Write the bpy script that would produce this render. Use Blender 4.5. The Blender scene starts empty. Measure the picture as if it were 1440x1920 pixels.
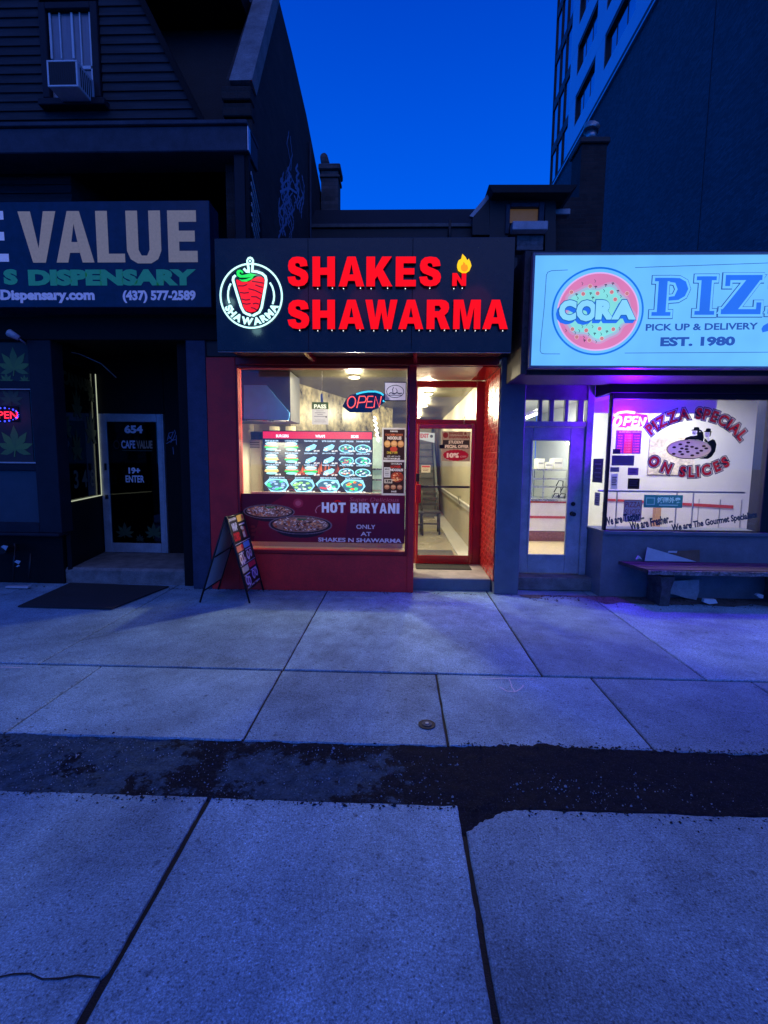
import bpy, math, random
from mathutils import Vector, Matrix, noise
random.seed(7)
SC = bpy.context.scene
COL = SC.collection
R_ = math.radians

# ------------------------------------------------------------------ camera
FOC, CX, CY = 900.0, 720.0, 960.0            # focal length and centre for a 1440 px wide frame
PSI, TH, PHI = 0.03207, 0.10659, 0.010       # looking a touch left, a touch down, rolled a touch
DIST, EYE = 5.734, 1.6
F0 = Vector((-math.sin(PSI), math.cos(PSI), 0)); R0 = Vector((math.cos(PSI), math.sin(PSI), 0))
FW = F0 * math.cos(TH) - Vector((0, 0, 1)) * math.sin(TH)
U0 = R0.cross(FW)
RT = R0 * math.cos(PHI) + U0 * math.sin(PHI)
UP = U0 * math.cos(PHI) - R0 * math.sin(PHI)
CAM = Vector((0, -DIST, EYE))
cd = bpy.data.cameras.new('camera'); cam = bpy.data.objects.new('camera', cd); COL.objects.link(cam)
cd.sensor_fit = 'HORIZONTAL'; cd.sensor_width = 36; cd.lens = FOC / 1440 * 36
cd.clip_start = 0.05; cd.clip_end = 600
cam.matrix_world = Matrix(((RT.x, UP.x, -FW.x, CAM.x), (RT.y, UP.y, -FW.y, CAM.y), (RT.z, UP.z, -FW.z, CAM.z), (0, 0, 0, 1)))
SC.camera = cam
SC.view_settings.view_transform = 'Standard'; SC.view_settings.look = 'None'
SC.view_settings.exposure = 0.0; SC.view_settings.gamma = 1.0; SC.view_settings.use_curve_mapping = False
try:
    SC.render.engine = 'CYCLES'; SC.cycles.use_denoising = True; SC.cycles.denoiser = 'OPENIMAGEDENOISE'
    SC.cycles.max_bounces = 8; SC.cycles.transparent_max_bounces = 16
    SC.cycles.sample_clamp_indirect = 4; SC.cycles.caustics_reflective = False
except Exception: pass

# ------------------------------------------------------------------ dusk sky and last light
W = bpy.data.worlds.new('World'); SC.world = W; W.use_nodes = True
wn = W.node_tree.nodes; wl = W.node_tree.links
for n in list(wn): wn.remove(n)
wo = wn.new('ShaderNodeOutputWorld'); bg = wn.new('ShaderNodeBackground')
tc = wn.new('ShaderNodeTexCoord'); sx = wn.new('ShaderNodeSeparateXYZ'); rp = wn.new('ShaderNodeValToRGB')
wl.new(tc.outputs['Generated'], sx.inputs[0]); wl.new(sx.outputs['Z'], rp.inputs[0])
wl.new(rp.outputs[0], bg.inputs[0]); wl.new(bg.outputs[0], wo.inputs[0])
cr = rp.color_ramp
cr.elements[0].position = 0.0; cr.elements[0].color = (0.0, 0.20, 1.15, 1)
cr.elements[1].position = 1.0; cr.elements[1].color = (0.000, 0.034, 0.46, 1)
for p_, c_ in ((0.22, (0.0, 0.150, 1.0, 1)), (0.42, (0.000, 0.118, 0.90, 1)), (0.72, (0.000, 0.044, 0.52, 1))):
    e = cr.elements.new(p_); e.color = c_
bg.inputs[1].default_value = 1.0
sd = bpy.data.lights.new('afterglow', 'SUN'); so = bpy.data.objects.new('afterglow', sd); COL.objects.link(so)
sd.energy = 0.42; sd.angle = R_(70); sd.color = (0.52, 0.58, 1.0)
so.rotation_euler = (R_(38), R_(8), 0)      # from behind the photographer, high up

# ------------------------------------------------------------------ helpers
def ray(px, py): return FW + RT * ((px - CX) / FOC) - UP * ((py - CY) / FOC)
def PY(px, py, y):
    d = ray(px, py); p = CAM + d * ((y - CAM.y) / d.y); return p.x, p.z
def PX(px, py, x):
    d = ray(px, py); p = CAM + d * ((x - CAM.x) / d.x); return p.y, p.z
def B(px0, py0, px1, py1, y):
    a = PY(px0, py0, y); b = PY(px1, py0, y); c = PY(px0, py1, y); d = PY(px1, py1, y)
    return (a[0] + c[0]) / 2, (b[0] + d[0]) / 2, (c[1] + d[1]) / 2, (a[1] + b[1]) / 2   # x0,x1,z0,z1
def lin(c):
    c = c / 255.0
    return c / 12.92 if c <= 0.04045 else ((c + 0.055) / 1.055) ** 2.4
def S(r, g, b): return (lin(r), lin(g), lin(b))

MATS = {}
def mat(name, col, rough=0.7, metal=0.0, var=0.25, scale=6.0, fine=90.0, bump=0.15, emit=None, strength=1.0, brick=None, coat=0.0, stretch=None, spec=None):
    """principled surface: base colour broken up by two noises, fine relief"""
    if name in MATS: return MATS[name]
    m = bpy.data.materials.new(name); m.use_nodes = True; MATS[name] = m
    n = m.node_tree.nodes; l = m.node_tree.links
    b = n['Principled BSDF']; b.inputs['Roughness'].default_value = rough; b.inputs['Metallic'].default_value = metal
    if spec is not None: b.inputs['Specular IOR Level'].default_value = spec
    if coat: b.inputs['Coat Weight'].default_value = coat; b.inputs['Coat Roughness'].default_value = 0.12
    t = n.new('ShaderNodeTexCoord'); src = t.outputs['Object']
    if stretch:
        mp = n.new('ShaderNodeMapping'); mp.inputs['Scale'].default_value = stretch; l.new(src, mp.inputs[0]); src = mp.outputs[0]
    n1 = n.new('ShaderNodeTexNoise'); n1.inputs['Scale'].default_value = scale; n1.inputs['Detail'].default_value = 6; n1.inputs['Roughness'].default_value = 0.65
    n2 = n.new('ShaderNodeTexNoise'); n2.inputs['Scale'].default_value = fine; n2.inputs['Detail'].default_value = 3
    l.new(src, n1.inputs[0]); l.new(src, n2.inputs[0])
    r1 = n.new('ShaderNodeMapRange'); r1.inputs[1].default_value = 0.3; r1.inputs[2].default_value = 0.7
    r1.inputs[3].default_value = 1 - var; r1.inputs[4].default_value = 1 + var * 0.6; l.new(n1.outputs[0], r1.inputs[0])
    r2 = n.new('ShaderNodeMapRange'); r2.inputs[1].default_value = 0.3; r2.inputs[2].default_value = 0.7
    r2.inputs[3].default_value = 1 - var * 0.5; r2.inputs[4].default_value = 1 + var * 0.5; l.new(n2.outputs[0], r2.inputs[0])
    mu = n.new('ShaderNodeMath'); mu.operation = 'MULTIPLY'; l.new(r1.outputs[0], mu.inputs[0]); l.new(r2.outputs[0], mu.inputs[1])
    vm = n.new('ShaderNodeVectorMath'); vm.operation = 'SCALE'
    h = n2.outputs[0]
    if brick:
        bt = n.new('ShaderNodeTexBrick'); bt.inputs['Scale'].default_value = 1.0
        bt.inputs['Brick Width'].default_value = 0.22; bt.inputs['Row Height'].default_value = 0.075; bt.inputs['Mortar Size'].default_value = 0.008
        bt.inputs['Color1'].default_value = (*col, 1); bt.inputs['Color2'].default_value = (col[0] * .6, col[1] * .6, col[2] * .6, 1)
        bt.inputs['Mortar'].default_value = (*brick, 1)
        sp = n.new('ShaderNodeSeparateXYZ'); cb = n.new('ShaderNodeCombineXYZ'); ad = n.new('ShaderNodeMath')
        l.new(src, sp.inputs[0]); l.new(sp.outputs[0], ad.inputs[0]); l.new(sp.outputs[1], ad.inputs[1])
        l.new(ad.outputs[0], cb.inputs[0]); l.new(sp.outputs[2], cb.inputs[1]); l.new(cb.outputs[0], bt.inputs['Vector'])
        l.new(bt.outputs['Color'], vm.inputs[0])
        ih = n.new('ShaderNodeMath'); ih.operation = 'MULTIPLY_ADD'; ih.inputs[1].default_value = -0.6; l.new(bt.outputs['Fac'], ih.inputs[0]); l.new(n2.outputs[0], ih.inputs[2]); h = ih.outputs[0]
    else:
        vm.inputs[0].default_value = col
    l.new(mu.outputs[0], vm.inputs['Scale']); l.new(vm.outputs[0], b.inputs['Base Color'])
    rr = n.new('ShaderNodeMapRange'); rr.inputs[3].default_value = max(0.02, rough - 0.12); rr.inputs[4].default_value = min(1, rough + 0.12)
    l.new(n1.outputs[0], rr.inputs[0]); l.new(rr.outputs[0], b.inputs['Roughness'])
    if bump:
        bp = n.new('ShaderNodeBump'); bp.inputs['Strength'].default_value = bump; bp.inputs['Distance'].default_value = 0.01
        l.new(h, bp.inputs['Height']); l.new(bp.outputs[0], b.inputs['Normal'])
    if emit:
        b.inputs['Emission Color'].default_value = (*emit, 1); b.inputs['Emission Strength'].default_value = strength
    return m
def emitter(name, col, strength=1.0):
    if name in MATS: return MATS[name]
    m = bpy.data.materials.new(name); m.use_nodes = True; MATS[name] = m
    b = m.node_tree.nodes['Principled BSDF']; b.inputs['Base Color'].default_value = (.01, .01, .01, 1); b.inputs['Specular IOR Level'].default_value = .15
    b.inputs['Emission Color'].default_value = (*col, 1); b.inputs['Emission Strength'].default_value = strength
    return m
def glass(name, tint=(1, 1, 1), refl=0.06, rough=0.02, film=None, ff=0.0):
    if name in MATS: return MATS[name]
    m = bpy.data.materials.new(name); m.use_nodes = True; MATS[name] = m
    n = m.node_tree.nodes; l = m.node_tree.links; n.clear()
    o = n.new('ShaderNodeOutputMaterial'); tr = n.new('ShaderNodeBsdfTransparent'); tr.inputs[0].default_value = (*tint, 1)
    gl = n.new('ShaderNodeBsdfGlossy'); gl.inputs['Roughness'].default_value = rough
    ge = n.new('ShaderNodeNewGeometry'); dt = n.new('ShaderNodeVectorMath'); dt.operation = 'DOT_PRODUCT'; l.new(ge.outputs['Normal'], dt.inputs[0]); l.new(ge.outputs['Incoming'], dt.inputs[1])
    ab = n.new('ShaderNodeMath'); ab.operation = 'ABSOLUTE'; l.new(dt.outputs['Value'], ab.inputs[0])
    om = n.new('ShaderNodeMath'); om.operation = 'SUBTRACT'; om.inputs[0].default_value = 1.0; l.new(ab.outputs[0], om.inputs[1])
    pw = n.new('ShaderNodeMath'); pw.operation = 'POWER'; pw.inputs[1].default_value = 5; l.new(om.outputs[0], pw.inputs[0])
    a = n.new('ShaderNodeMath'); a.operation = 'ADD'; a.inputs[1].default_value = refl * .6; a.use_clamp = True
    mx = n.new('ShaderNodeMixShader'); l.new(pw.outputs[0], a.inputs[0]); l.new(a.outputs[0], mx.inputs[0]); l.new(tr.outputs[0], mx.inputs[1]); l.new(gl.outputs[0], mx.inputs[2])
    last = mx.outputs[0]
    if film:      # a dusty or printed film on the pane
        df = n.new('ShaderNodeBsdfDiffuse'); df.inputs[0].default_value = (*film, 1)
        t = n.new('ShaderNodeTexCoord'); no = n.new('ShaderNodeTexNoise'); no.inputs['Scale'].default_value = 3; no.inputs['Detail'].default_value = 8
        l.new(t.outputs['Object'], no.inputs[0]); mr = n.new('ShaderNodeMapRange'); mr.inputs[1].default_value = .35; mr.inputs[2].default_value = .75
        mr.inputs[3].default_value = ff * .4; mr.inputs[4].default_value = ff; l.new(no.outputs[0], mr.inputs[0])
        m2 = n.new('ShaderNodeMixShader'); l.new(mr.outputs[0], m2.inputs[0]); l.new(last, m2.inputs[1]); l.new(df.outputs[0], m2.inputs[2]); last = m2.outputs[0]
    l.new(last, o.inputs[0]); return m
def artmat(name, lit=0.0, rough=0.55, spec=0.4, trans=0.0, nscale=40, namp=1.0, glow=0.0):
    if name in MATS: return MATS[name]
    m = bpy.data.materials.new(name); m.use_nodes = True; MATS[name] = m
    n = m.node_tree.nodes; l = m.node_tree.links; b = n['Principled BSDF']
    at = n.new('ShaderNodeAttribute'); at.attribute_name = 'Col'
    no = n.new('ShaderNodeTexNoise'); no.inputs['Scale'].default_value = nscale; t = n.new('ShaderNodeTexCoord'); l.new(t.outputs['Object'], no.inputs[0])
    mr = n.new('ShaderNodeMapRange'); mr.inputs[3].default_value = 1 - .15 * namp; mr.inputs[4].default_value = 1 + .1 * namp; l.new(no.outputs[0], mr.inputs[0])
    v = n.new('ShaderNodeVectorMath'); v.operation = 'SCALE'; l.new(at.outputs['Color'], v.inputs[0]); l.new(mr.outputs[0], v.inputs['Scale'])
    b.inputs['Roughness'].default_value = rough; b.inputs['Specular IOR Level'].default_value = spec
    if lit:
        l.new(v.outputs[0], b.inputs['Emission Color']); b.inputs['Emission Strength'].default_value = lit
        b.inputs['Base Color'].default_value = (.02, .02, .02, 1)
    else: l.new(v.outputs[0], b.inputs['Base Color'])
    if glow: l.new(v.outputs[0], b.inputs['Emission Color']); b.inputs['Emission Strength'].default_value = glow
    if trans:       # thin vinyl or paper: light from the room behind comes through it
        tb = n.new('ShaderNodeBsdfTranslucent'); l.new(v.outputs[0], tb.inputs[0]); mx = n.new('ShaderNodeMixShader'); mx.inputs[0].default_value = trans
        out = [q for q in n if q.type == 'OUTPUT_MATERIAL'][0]; l.new(b.outputs[0], mx.inputs[1]); l.new(tb.outputs[0], mx.inputs[2]); l.new(mx.outputs[0], out.inputs[0])
    return m

LOC = {}
def base(o):
    v = Vector((0, 0, 0))
    while o is not None: v += o.location; o = o.parent
    return v
def thing(name, label, cat, loc=(0, 0, 0), group=None, kind=None):
    o = bpy.data.objects.new(name, None); COL.objects.link(o); o.location = loc; o.empty_display_size = .1
    if label: o['label'] = label
    if cat: o['category'] = cat
    if group: o['group'] = group
    if kind: o['kind'] = kind
    return o
def tag(o, label, cat, group=None, kind=None):
    if label: o['label'] = label
    if cat: o['category'] = cat
    if group: o['group'] = group
    if kind: o['kind'] = kind
    return o
class MB:
    def __init__(s): s.v = []; s.f = []; s.sm = []
    def add(s, vs, fs, smooth=False):
        k = len(s.v); s.v += [Vector(v) for v in vs]
        s.f += [tuple(i + k for i in f) for f in fs]; s.sm += [smooth] * len(fs); return s
    def box(s, x0, x1, y0, y1, z0, z1, b=0.0):
        if x1 < x0: x0, x1 = x1, x0
        if y1 < y0: y0, y1 = y1, y0
        if z1 < z0: z0, z1 = z1, z0
        b = min(b, (x1 - x0) * .45, (y1 - y0) * .45, (z1 - z0) * .45)
        if b <= 0:
            return s.add([(x0, y0, z0), (x1, y0, z0), (x1, y1, z0), (x0, y1, z0), (x0, y0, z1), (x1, y0, z1), (x1, y1, z1), (x0, y1, z1)],
                         [(3, 2, 1, 0), (4, 5, 6, 7), (0, 1, 5, 4), (1, 2, 6, 5), (2, 3, 7, 6), (3, 0, 4, 7)])
        vs = []; idx = {}
        for i, X in enumerate((x0, x1)):
            for j, Y in enumerate((y0, y1)):
                for k, Z in enumerate((z0, z1)):
                    sx_, sy_, sz_ = 1 - 2 * i, 1 - 2 * j, 1 - 2 * k
                    for a, off in enumerate(((0, b, b), (b, 0, b), (b, b, 0))):
                        idx[(i, j, k, a)] = len(vs); vs.append((X + sx_ * off[0], Y + sy_ * off[1], Z + sz_ * off[2]))
        fs = []
        q = lambda *t: fs.append(tuple(idx[x] for x in t))
        q((0,0,0,0),(0,0,1,0),(0,1,1,0),(0,1,0,0)); q((1,0,0,0),(1,1,0,0),(1,1,1,0),(1,0,1,0))
        q((0,0,0,1),(1,0,0,1),(1,0,1,1),(0,0,1,1)); q((0,1,0,1),(0,1,1,1),(1,1,1,1),(1,1,0,1))
        q((0,0,0,2),(0,1,0,2),(1,1,0,2),(1,0,0,2)); q((0,0,1,2),(1,0,1,2),(1,1,1,2),(0,1,1,2))
        for i in (0, 1):
            for j in (0, 1): q((i,j,0,0),(i,j,1,0),(i,j,1,1),(i,j,0,1))
        for i in (0, 1):
            for k in (0, 1): q((i,0,k,0),(i,1,k,0),(i,1,k,2),(i,0,k,2))
        for j in (0, 1):
            for k in (0, 1): q((0,j,k,1),(1,j,k,1),(1,j,k,2),(0,j,k,2))
        for i in (0, 1):
            for j in (0, 1):
                for k in (0, 1): q((i,j,k,0),(i,j,k,1),(i,j,k,2))
        return s.add(vs, fs)
    def prism(s, pts, d):                       # closed outline of 3-D points pushed along d
        n = len(pts); P = [Vector(p) for p in pts]; d = Vector(d)
        return s.add(P + [p + d for p in P], [tuple(range(n))[::-1], tuple(range(n, 2 * n))] + [(i, (i + 1) % n, (i + 1) % n + n, i + n) for i in range(n)])
    def tube(s, pts, r, seg=8, closed=False):
        P = [Vector(p) for p in pts]; n = len(P); vs = []; fs = []
        for i, p in enumerate(P):
            a = P[i - 1] if (i or closed) else P[0]; c = P[(i + 1) % n] if (i < n - 1 or closed) else P[-1]
            t = (c - a).normalized(); u = t.cross(Vector((0, 0, 1)))
            if u.length < .2: u = t.cross(Vector((0, 1, 0)))
            u.normalize(); w = t.cross(u)
            rr = r[i] if isinstance(r, (list, tuple)) else r
            for k in range(seg):
                an = 2 * math.pi * k / seg; vs.append(p + u * math.cos(an) * rr + w * math.sin(an) * rr)
        for i in range(n if closed else n - 1):
            j = (i + 1) % n
            for k in range(seg): fs.append((i * seg + k, i * seg + (k + 1) % seg, j * seg + (k + 1) % seg, j * seg + k))
        if not closed: fs.append(tuple(range(seg))[::-1]); fs.append(tuple(range((n - 1) * seg, n * seg)))
        return s.add(vs, fs, True)
    def disc(s, c, r, h, seg=24, axis='z'):
        c = Vector(c); ax = {'z': (Vector((1, 0, 0)), Vector((0, 1, 0)), Vector((0, 0, 1))), 'y': (Vector((1, 0, 0)), Vector((0, 0, 1)), Vector((0, -1, 0))), 'x': (Vector((0, 1, 0)), Vector((0, 0, 1)), Vector((1, 0, 0)))}[axis]
        return s.prism([c + ax[0] * math.cos(2 * math.pi * k / seg) * r + ax[1] * math.sin(2 * math.pi * k / seg) * r for k in range(seg)], ax[2] * h)
    def build(s, name, m, parent=None, label=None, ref=None):
        me = bpy.data.meshes.new(name); off = base(parent) if parent else Vector((0, 0, 0))
        me.from_pydata([v - off for v in s.v], [], s.f)
        me.polygons.foreach_set('use_smooth', s.sm); me.materials.append(m); me.update()
        import bmesh
        bm = bmesh.new(); bm.from_mesh(me); bmesh.ops.recalc_face_normals(bm, faces=bm.faces); bm.to_mesh(me); bm.free()
        o = bpy.data.objects.new(name, me); COL.objects.link(o)
        if parent: o.parent = parent
        if label: o['label'] = label
        return o
def box(name, m, parent, x0, x1, y0, y1, z0, z1, b=0.004, label=None): return MB().box(x0, x1, y0, y1, z0, z1, b).build(name, m, parent, label)
def copy_tree(o, loc=None, parent=None):
    c = o.copy(); COL.objects.link(c)
    if parent is not None: c.parent = parent
    if loc is not None: c.location = loc
    for ch in [x for x in COL.objects if x.parent == o]: copy_tree(ch, None, c)
    return c

TC = {}
def glyphs(s, bold=0.0):
    k = (s, round(bold, 3))
    if k not in TC:
        c = bpy.data.curves.new('t', 'FONT'); c.body = s; c.offset = bold; c.resolution_u = 3
        o = bpy.data.objects.new('t', c); m = bpy.data.meshes.new_from_object(o)
        TC[k] = ([(v.co.x, v.co.y) for v in m.vertices], [tuple(p.vertices) for p in m.polygons])
        bpy.data.objects.remove(o); bpy.data.curves.remove(c); bpy.data.meshes.remove(m)
    return TC[k]
def block(ch):
    """heavy grotesque capitals as pieces in a unit box, v down"""
    R = lambda a, b, c, d: [(a, b), (c, b), (c, d), (a, d)]
    return {'H': [R(0, 0, .34, 1), R(.66, 0, 1, 1), R(.34, .37, .66, .61)], 'E': [R(0, 0, .38, 1), R(.38, 0, .98, .22), R(.38, .39, .92, .60), R(.38, .78, 1, 1)],
            'A': [[(0, 1), (.34, 0), (.5, 0), (.5, .25), (.42, .60), (.37, .81), (.31, 1)], [(1, 1), (.69, 1), (.63, .81), (.58, .60), (.5, .25), (.5, 0), (.66, 0)], [(.42, .60), (.58, .60), (.63, .81), (.37, .81)]],
            'K': [R(0, 0, .33, 1), [(.33, .42), (.60, 0), (.97, 0), (.63, .43), (1, 1), (.61, 1), (.42, .65), (.33, .76)]],
            'W': [[(0, 0), (.22, 0), (.31, .62), (.40, 0), (.60, 0), (.69, .62), (.78, 0), (1, 0), (.82, 1), (.60, 1), (.5, .42), (.40, 1), (.18, 1)]],
            'M': [[(0, 1), (0, 0), (.36, 0), (.5, .60), (.64, 0), (1, 0), (1, 1), (.76, 1), (.76, .25), (.60, 1), (.40, 1), (.24, .25), (.24, 1)]],
            'N': [[(0, 1), (0, 0), (.33, 0), (.67, .55), (.67, 0), (1, 0), (1, 1), (.67, 1), (.33, .45), (.33, 1)]],
            'S': [[(.97, .31), (.62, .34), (.58, .24), (.49, .21), (.38, .23), (.37, .29), (.44, .34), (.66, .40), (.86, .47), (.97, .57), (1, .70), (.95, .85), (.80, .96), (.52, 1), (.24, .97), (.07, .87), (0, .68), (.36, .66), (.41, .77), (.52, .80), (.62, .78), (.64, .71), (.57, .66), (.38, .61), (.18, .55), (.06, .45), (.03, .30), (.08, .14), (.24, .03), (.49, 0), (.78, .03), (.92, .13)]],
            'T': [R(0, 0, 1, .22), R(.32, .22, .68, 1)], 'I': [R(0, 0, 1, 1)], 'Y': [[(0, 0), (.36, 0), (.5, .36), (.64, 0), (1, 0), (.67, .60), (.67, 1), (.33, 1), (.33, .60)]],
            'O': [[(.5, 0), (.2, .04), (.04, .2), (0, .5), (.04, .8), (.2, .96), (.5, 1), (.5, .82), (.4, .78), (.36, .66), (.36, .34), (.4, .22), (.5, .18)], [(.5, 0), (.8, .04), (.96, .2), (1, .5), (.96, .8), (.8, .96), (.5, 1), (.5, .82), (.6, .78), (.64, .66), (.64, .34), (.6, .22), (.5, .18)]],
            'B': [R(0, 0, .36, 1), [(.36, 0), (.72, .01), (.92, .10), (.94, .28), (.82, .46), (.98, .60), (1, .80), (.86, .96), (.66, 1), (.36, 1), (.36, .81), (.58, .81), (.63, .69), (.56, .58), (.36, .58), (.36, .41), (.54, .41), (.60, .30), (.54, .19), (.36, .19)]],
            'R': [R(0, 0, .34, 1), [(.34, 0), (.62, 0), (.80, .03), (.92, .12), (.95, .28), (.90, .42), (.76, .53), (1, 1), (.62, 1), (.44, .60), (.34, .60), (.34, .39), (.53, .39), (.61, .30), (.53, .20), (.34, .20)]],
            'V': [[(0, 0), (.33, 0), (.5, .72), (.67, 0), (1, 0), (.67, 1), (.33, 1)]], 'L': [R(0, 0, .42, 1), R(.42, .83, 1, 1)],
            'U': [[(0, 0), (.34, 0), (.34, .74), (.42, .85), (.58, .85), (.66, .74), (.66, 0), (1, 0), (1, .76), (.90, .92), (.7, 1), (.3, 1), (.10, .92), (0, .76)]]}.get(ch)
class Art:
    """flat print: coloured shapes on a plane, given in the sheet's own units (u right, v down)"""
    def __init__(s, O, U, V, step=0.0006):
        s.O = Vector(O); s.U = Vector(U); s.V = Vector(V); s.N = s.V.cross(s.U).normalized() * -1; s.step = step; s.items = []; s.flip = 1
    @staticmethod
    def on(px0, py0, px1, py1, y, u=None, step=0.0006):     # a sheet facing the street on plane y; units default to the frame's pixels
        x0, x1, z0, z1 = B(px0, py0, px1, py1, y)
        u0, v0, u1, v1 = u or (px0, py0, px1, py1)
        U = Vector(((x1 - x0) / (u1 - u0), 0, 0)); V = Vector((0, 0, -(z1 - z0) / (v1 - v0)))
        a = Art(Vector((x0, y, z1)) - U * u0 - V * v0, U, V, step); a.N = Vector((0, -1, 0)); return a
    def _put(s, vs, fs, col):
        us = [v[0] for v in vs]; ws = [v[1] for v in vs]; bb = (min(us), min(ws), max(us), max(ws)); L = 0
        for it in s.items:
            o = it[3]
            if o[0] < bb[2] and o[2] > bb[0] and o[1] < bb[3] and o[3] > bb[1]: L = max(L, it[4] + 1)
        s.items.append((vs, fs, col, bb, L)); return s
    def poly(s, pts, col): return s._put(list(pts), [tuple(range(len(pts)))], col)
    def rect(s, a, b, c, d, col): return s.poly([(a, b), (c, b), (c, d), (a, d)], col)
    def ell(s, cx, cy, rx, ry, col, n=20, a0=0): 
        return s.poly([(cx + rx * math.cos(2 * math.pi * k / n + a0), cy + ry * math.sin(2 * math.pi * k / n + a0)) for k in range(n)], col)
    def stroke(s, pts, w, col, closed=False):
        P = [Vector((p[0], p[1])) for p in pts]; n = len(P); vs = []; fs = []
        for i in range(n):
            a = P[i - 1] if (i or closed) else P[0]; c = P[(i + 1) % n] if (i < n - 1 or closed) else P[-1]
            t = (c - P[i]).normalized() + (P[i] - a).normalized(); t = t.normalized() if t.length else Vector((1, 0)); nn = Vector((-t.y, t.x)) * (w / 2)
            d1 = (c - P[i]); 
            if d1.length and (P[i] - a).length: nn /= max(.5, min(1.0, abs(t.dot(d1.normalized()))))
            vs += [tuple(P[i] + nn), tuple(P[i] - nn)]
        for i in range(n if closed else n - 1):
            j = (i + 1) % n; fs.append((2 * i, 2 * i + 1, 2 * j + 1, 2 * j))
        return s._put(vs, fs, col)
    def ring(s, cx, cy, rx, ry, w, col, a0=0, a1=360, n=40):
        full = abs(a1 - a0) >= 360
        return s.stroke([(cx + rx * math.cos(R_(a0 + (a1 - a0) * k / n)), cy + ry * math.sin(R_(a0 + (a1 - a0) * k / n))) for k in range(n if full else n + 1)], w, col, full)
    def text(s, t, x0, y0, x1, y1, col, bold=0.02, ang=0.0, slant=0.0):
        gv, gf = glyphs(t, bold)
        if not gv: return s
        a, b = min(v[0] for v in gv), max(v[0] for v in gv); c, d = min(v[1] for v in gv), max(v[1] for v in gv)
        ca, sa = math.cos(R_(ang)), math.sin(R_(ang)); cx, cy = (x0 + x1) / 2, (y0 + y1) / 2; out = []
        for v in gv:
            u = ((v[0] - a) / (b - a) - .5) * (x1 - x0); w = (.5 - (v[1] - c) / (d - c)) * (y1 - y0); u -= w * slant
            out.append((cx + u * ca - w * sa, cy + u * sa + w * ca))
        return s._put(out, gf, col)
    def chars(s, t, cx, cy, r, a0, a1, h, col, bold=0.03, bottom=False, wide=1.0, outer=None):
        """letters one by one along an arc; angles from straight up (or straight down), clockwise"""
        n = len(t); wd = []
        for ch in t:
            gv, _ = glyphs(ch, 0); wd.append((max(v[0] for v in gv) - min(v[0] for v in gv) + .08) if gv else .3)
        tot = sum(wd); pos = 0
        for ch, w in zip(t, wd):
            a = a0 + (a1 - a0) * ((pos + w / 2 - wd[0] / 2) / (tot - wd[0] / 2 - wd[-1] / 2)); pos += w
            gv, gf = glyphs(ch, bold)
            if not gv: continue
            g0, _ = glyphs(ch, 0)
            mx = (min(v[0] for v in g0) + max(v[0] for v in g0)) / 2; k = h / .69; out = []
            if bottom: X, Y, ang = cx + r * math.sin(R_(a)), cy + r * math.cos(R_(a)), -R_(a)
            else: X, Y, ang = cx + r * math.sin(R_(a)), cy - r * math.cos(R_(a)), R_(a)
            if outer:      # only the rim between two weights of the same letter
                g2, _ = glyphs(ch, outer)
                if len(g2) != len(gv): continue
                ed = {}
                for f in gf:
                    for i in range(len(f)): ed[(f[i], f[(i + 1) % len(f)])] = 1
                nq = len(gv); gf = [(e[0], e[1], e[1] + nq, e[0] + nq) for e in ed if (e[1], e[0]) not in ed]; gv = gv + g2
            for v in gv:
                u = (v[0] - mx) * k * wide; q = -(v[1] - .345) * k
                out.append((X + u * math.cos(ang) - q * math.sin(ang), Y + u * math.sin(ang) + q * math.cos(ang)))
            s._put(out, gf, col)
        return s
    def flatten(s, u0, v0, u1, v1, nu, nv):
        """print everything on one sheet: the topmost colour at each dot, dots of one colour joined along the row"""
        du, dv = (u1 - u0) / nu, (v1 - v0) / nv; grid = [[None] * nu for _ in range(nv)]
        for vs, fs, col, bb, L in s.items:
            for f in fs:
                P = [vs[i] for i in f]; ys = [p[1] for p in P]
                for j in range(max(0, int((min(ys) - v0) / dv) - 1), min(nv, int((max(ys) - v0) / dv) + 2)):
                    y = v0 + (j + .5) * dv; xs = []
                    for i in range(len(P)):
                        a, b = P[i - 1], P[i]
                        if (a[1] > y) != (b[1] > y): xs.append(a[0] + (b[0] - a[0]) * (y - a[1]) / (b[1] - a[1]))
                    xs.sort()
                    for k in range(0, len(xs) - 1, 2):
                        for i in range(max(0, int(math.ceil((xs[k] - u0) / du - .5))), min(nu, int((xs[k + 1] - u0) / du - .5) + 1)): grid[j][i] = col
        out = []
        for j in range(nv):
            i = 0
            while i < nu:
                c = grid[j][i]; k = i
                while k < nu and grid[j][k] == c: k += 1
                if c is not None: out.append(([(u0 + i * du, v0 + j * dv), (u0 + k * du, v0 + j * dv), (u0 + k * du, v0 + (j + 1) * dv), (u0 + i * du, v0 + (j + 1) * dv)], [(0, 1, 2, 3)], c, (0, 0, 0, 0), 0))
                i = k
        s.items = out; return s
    def blocks(s, word, x0, y0, x1, y1, col, gap=.14):
        ws = [{'I': .40, 'W': 1.4, 'M': 1.3, ' ': .35}.get(c, 1.0) for c in word]; k = (x1 - x0) / (sum(ws) + gap * (len(ws) - 1)); x = x0
        for c, w in zip(word, ws):
            for pc in (block(c) or []): s.poly([(x + u * w * k, y0 + v * (y1 - y0)) for u, v in pc], col)
            x += (w + gap) * k
        return s
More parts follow.
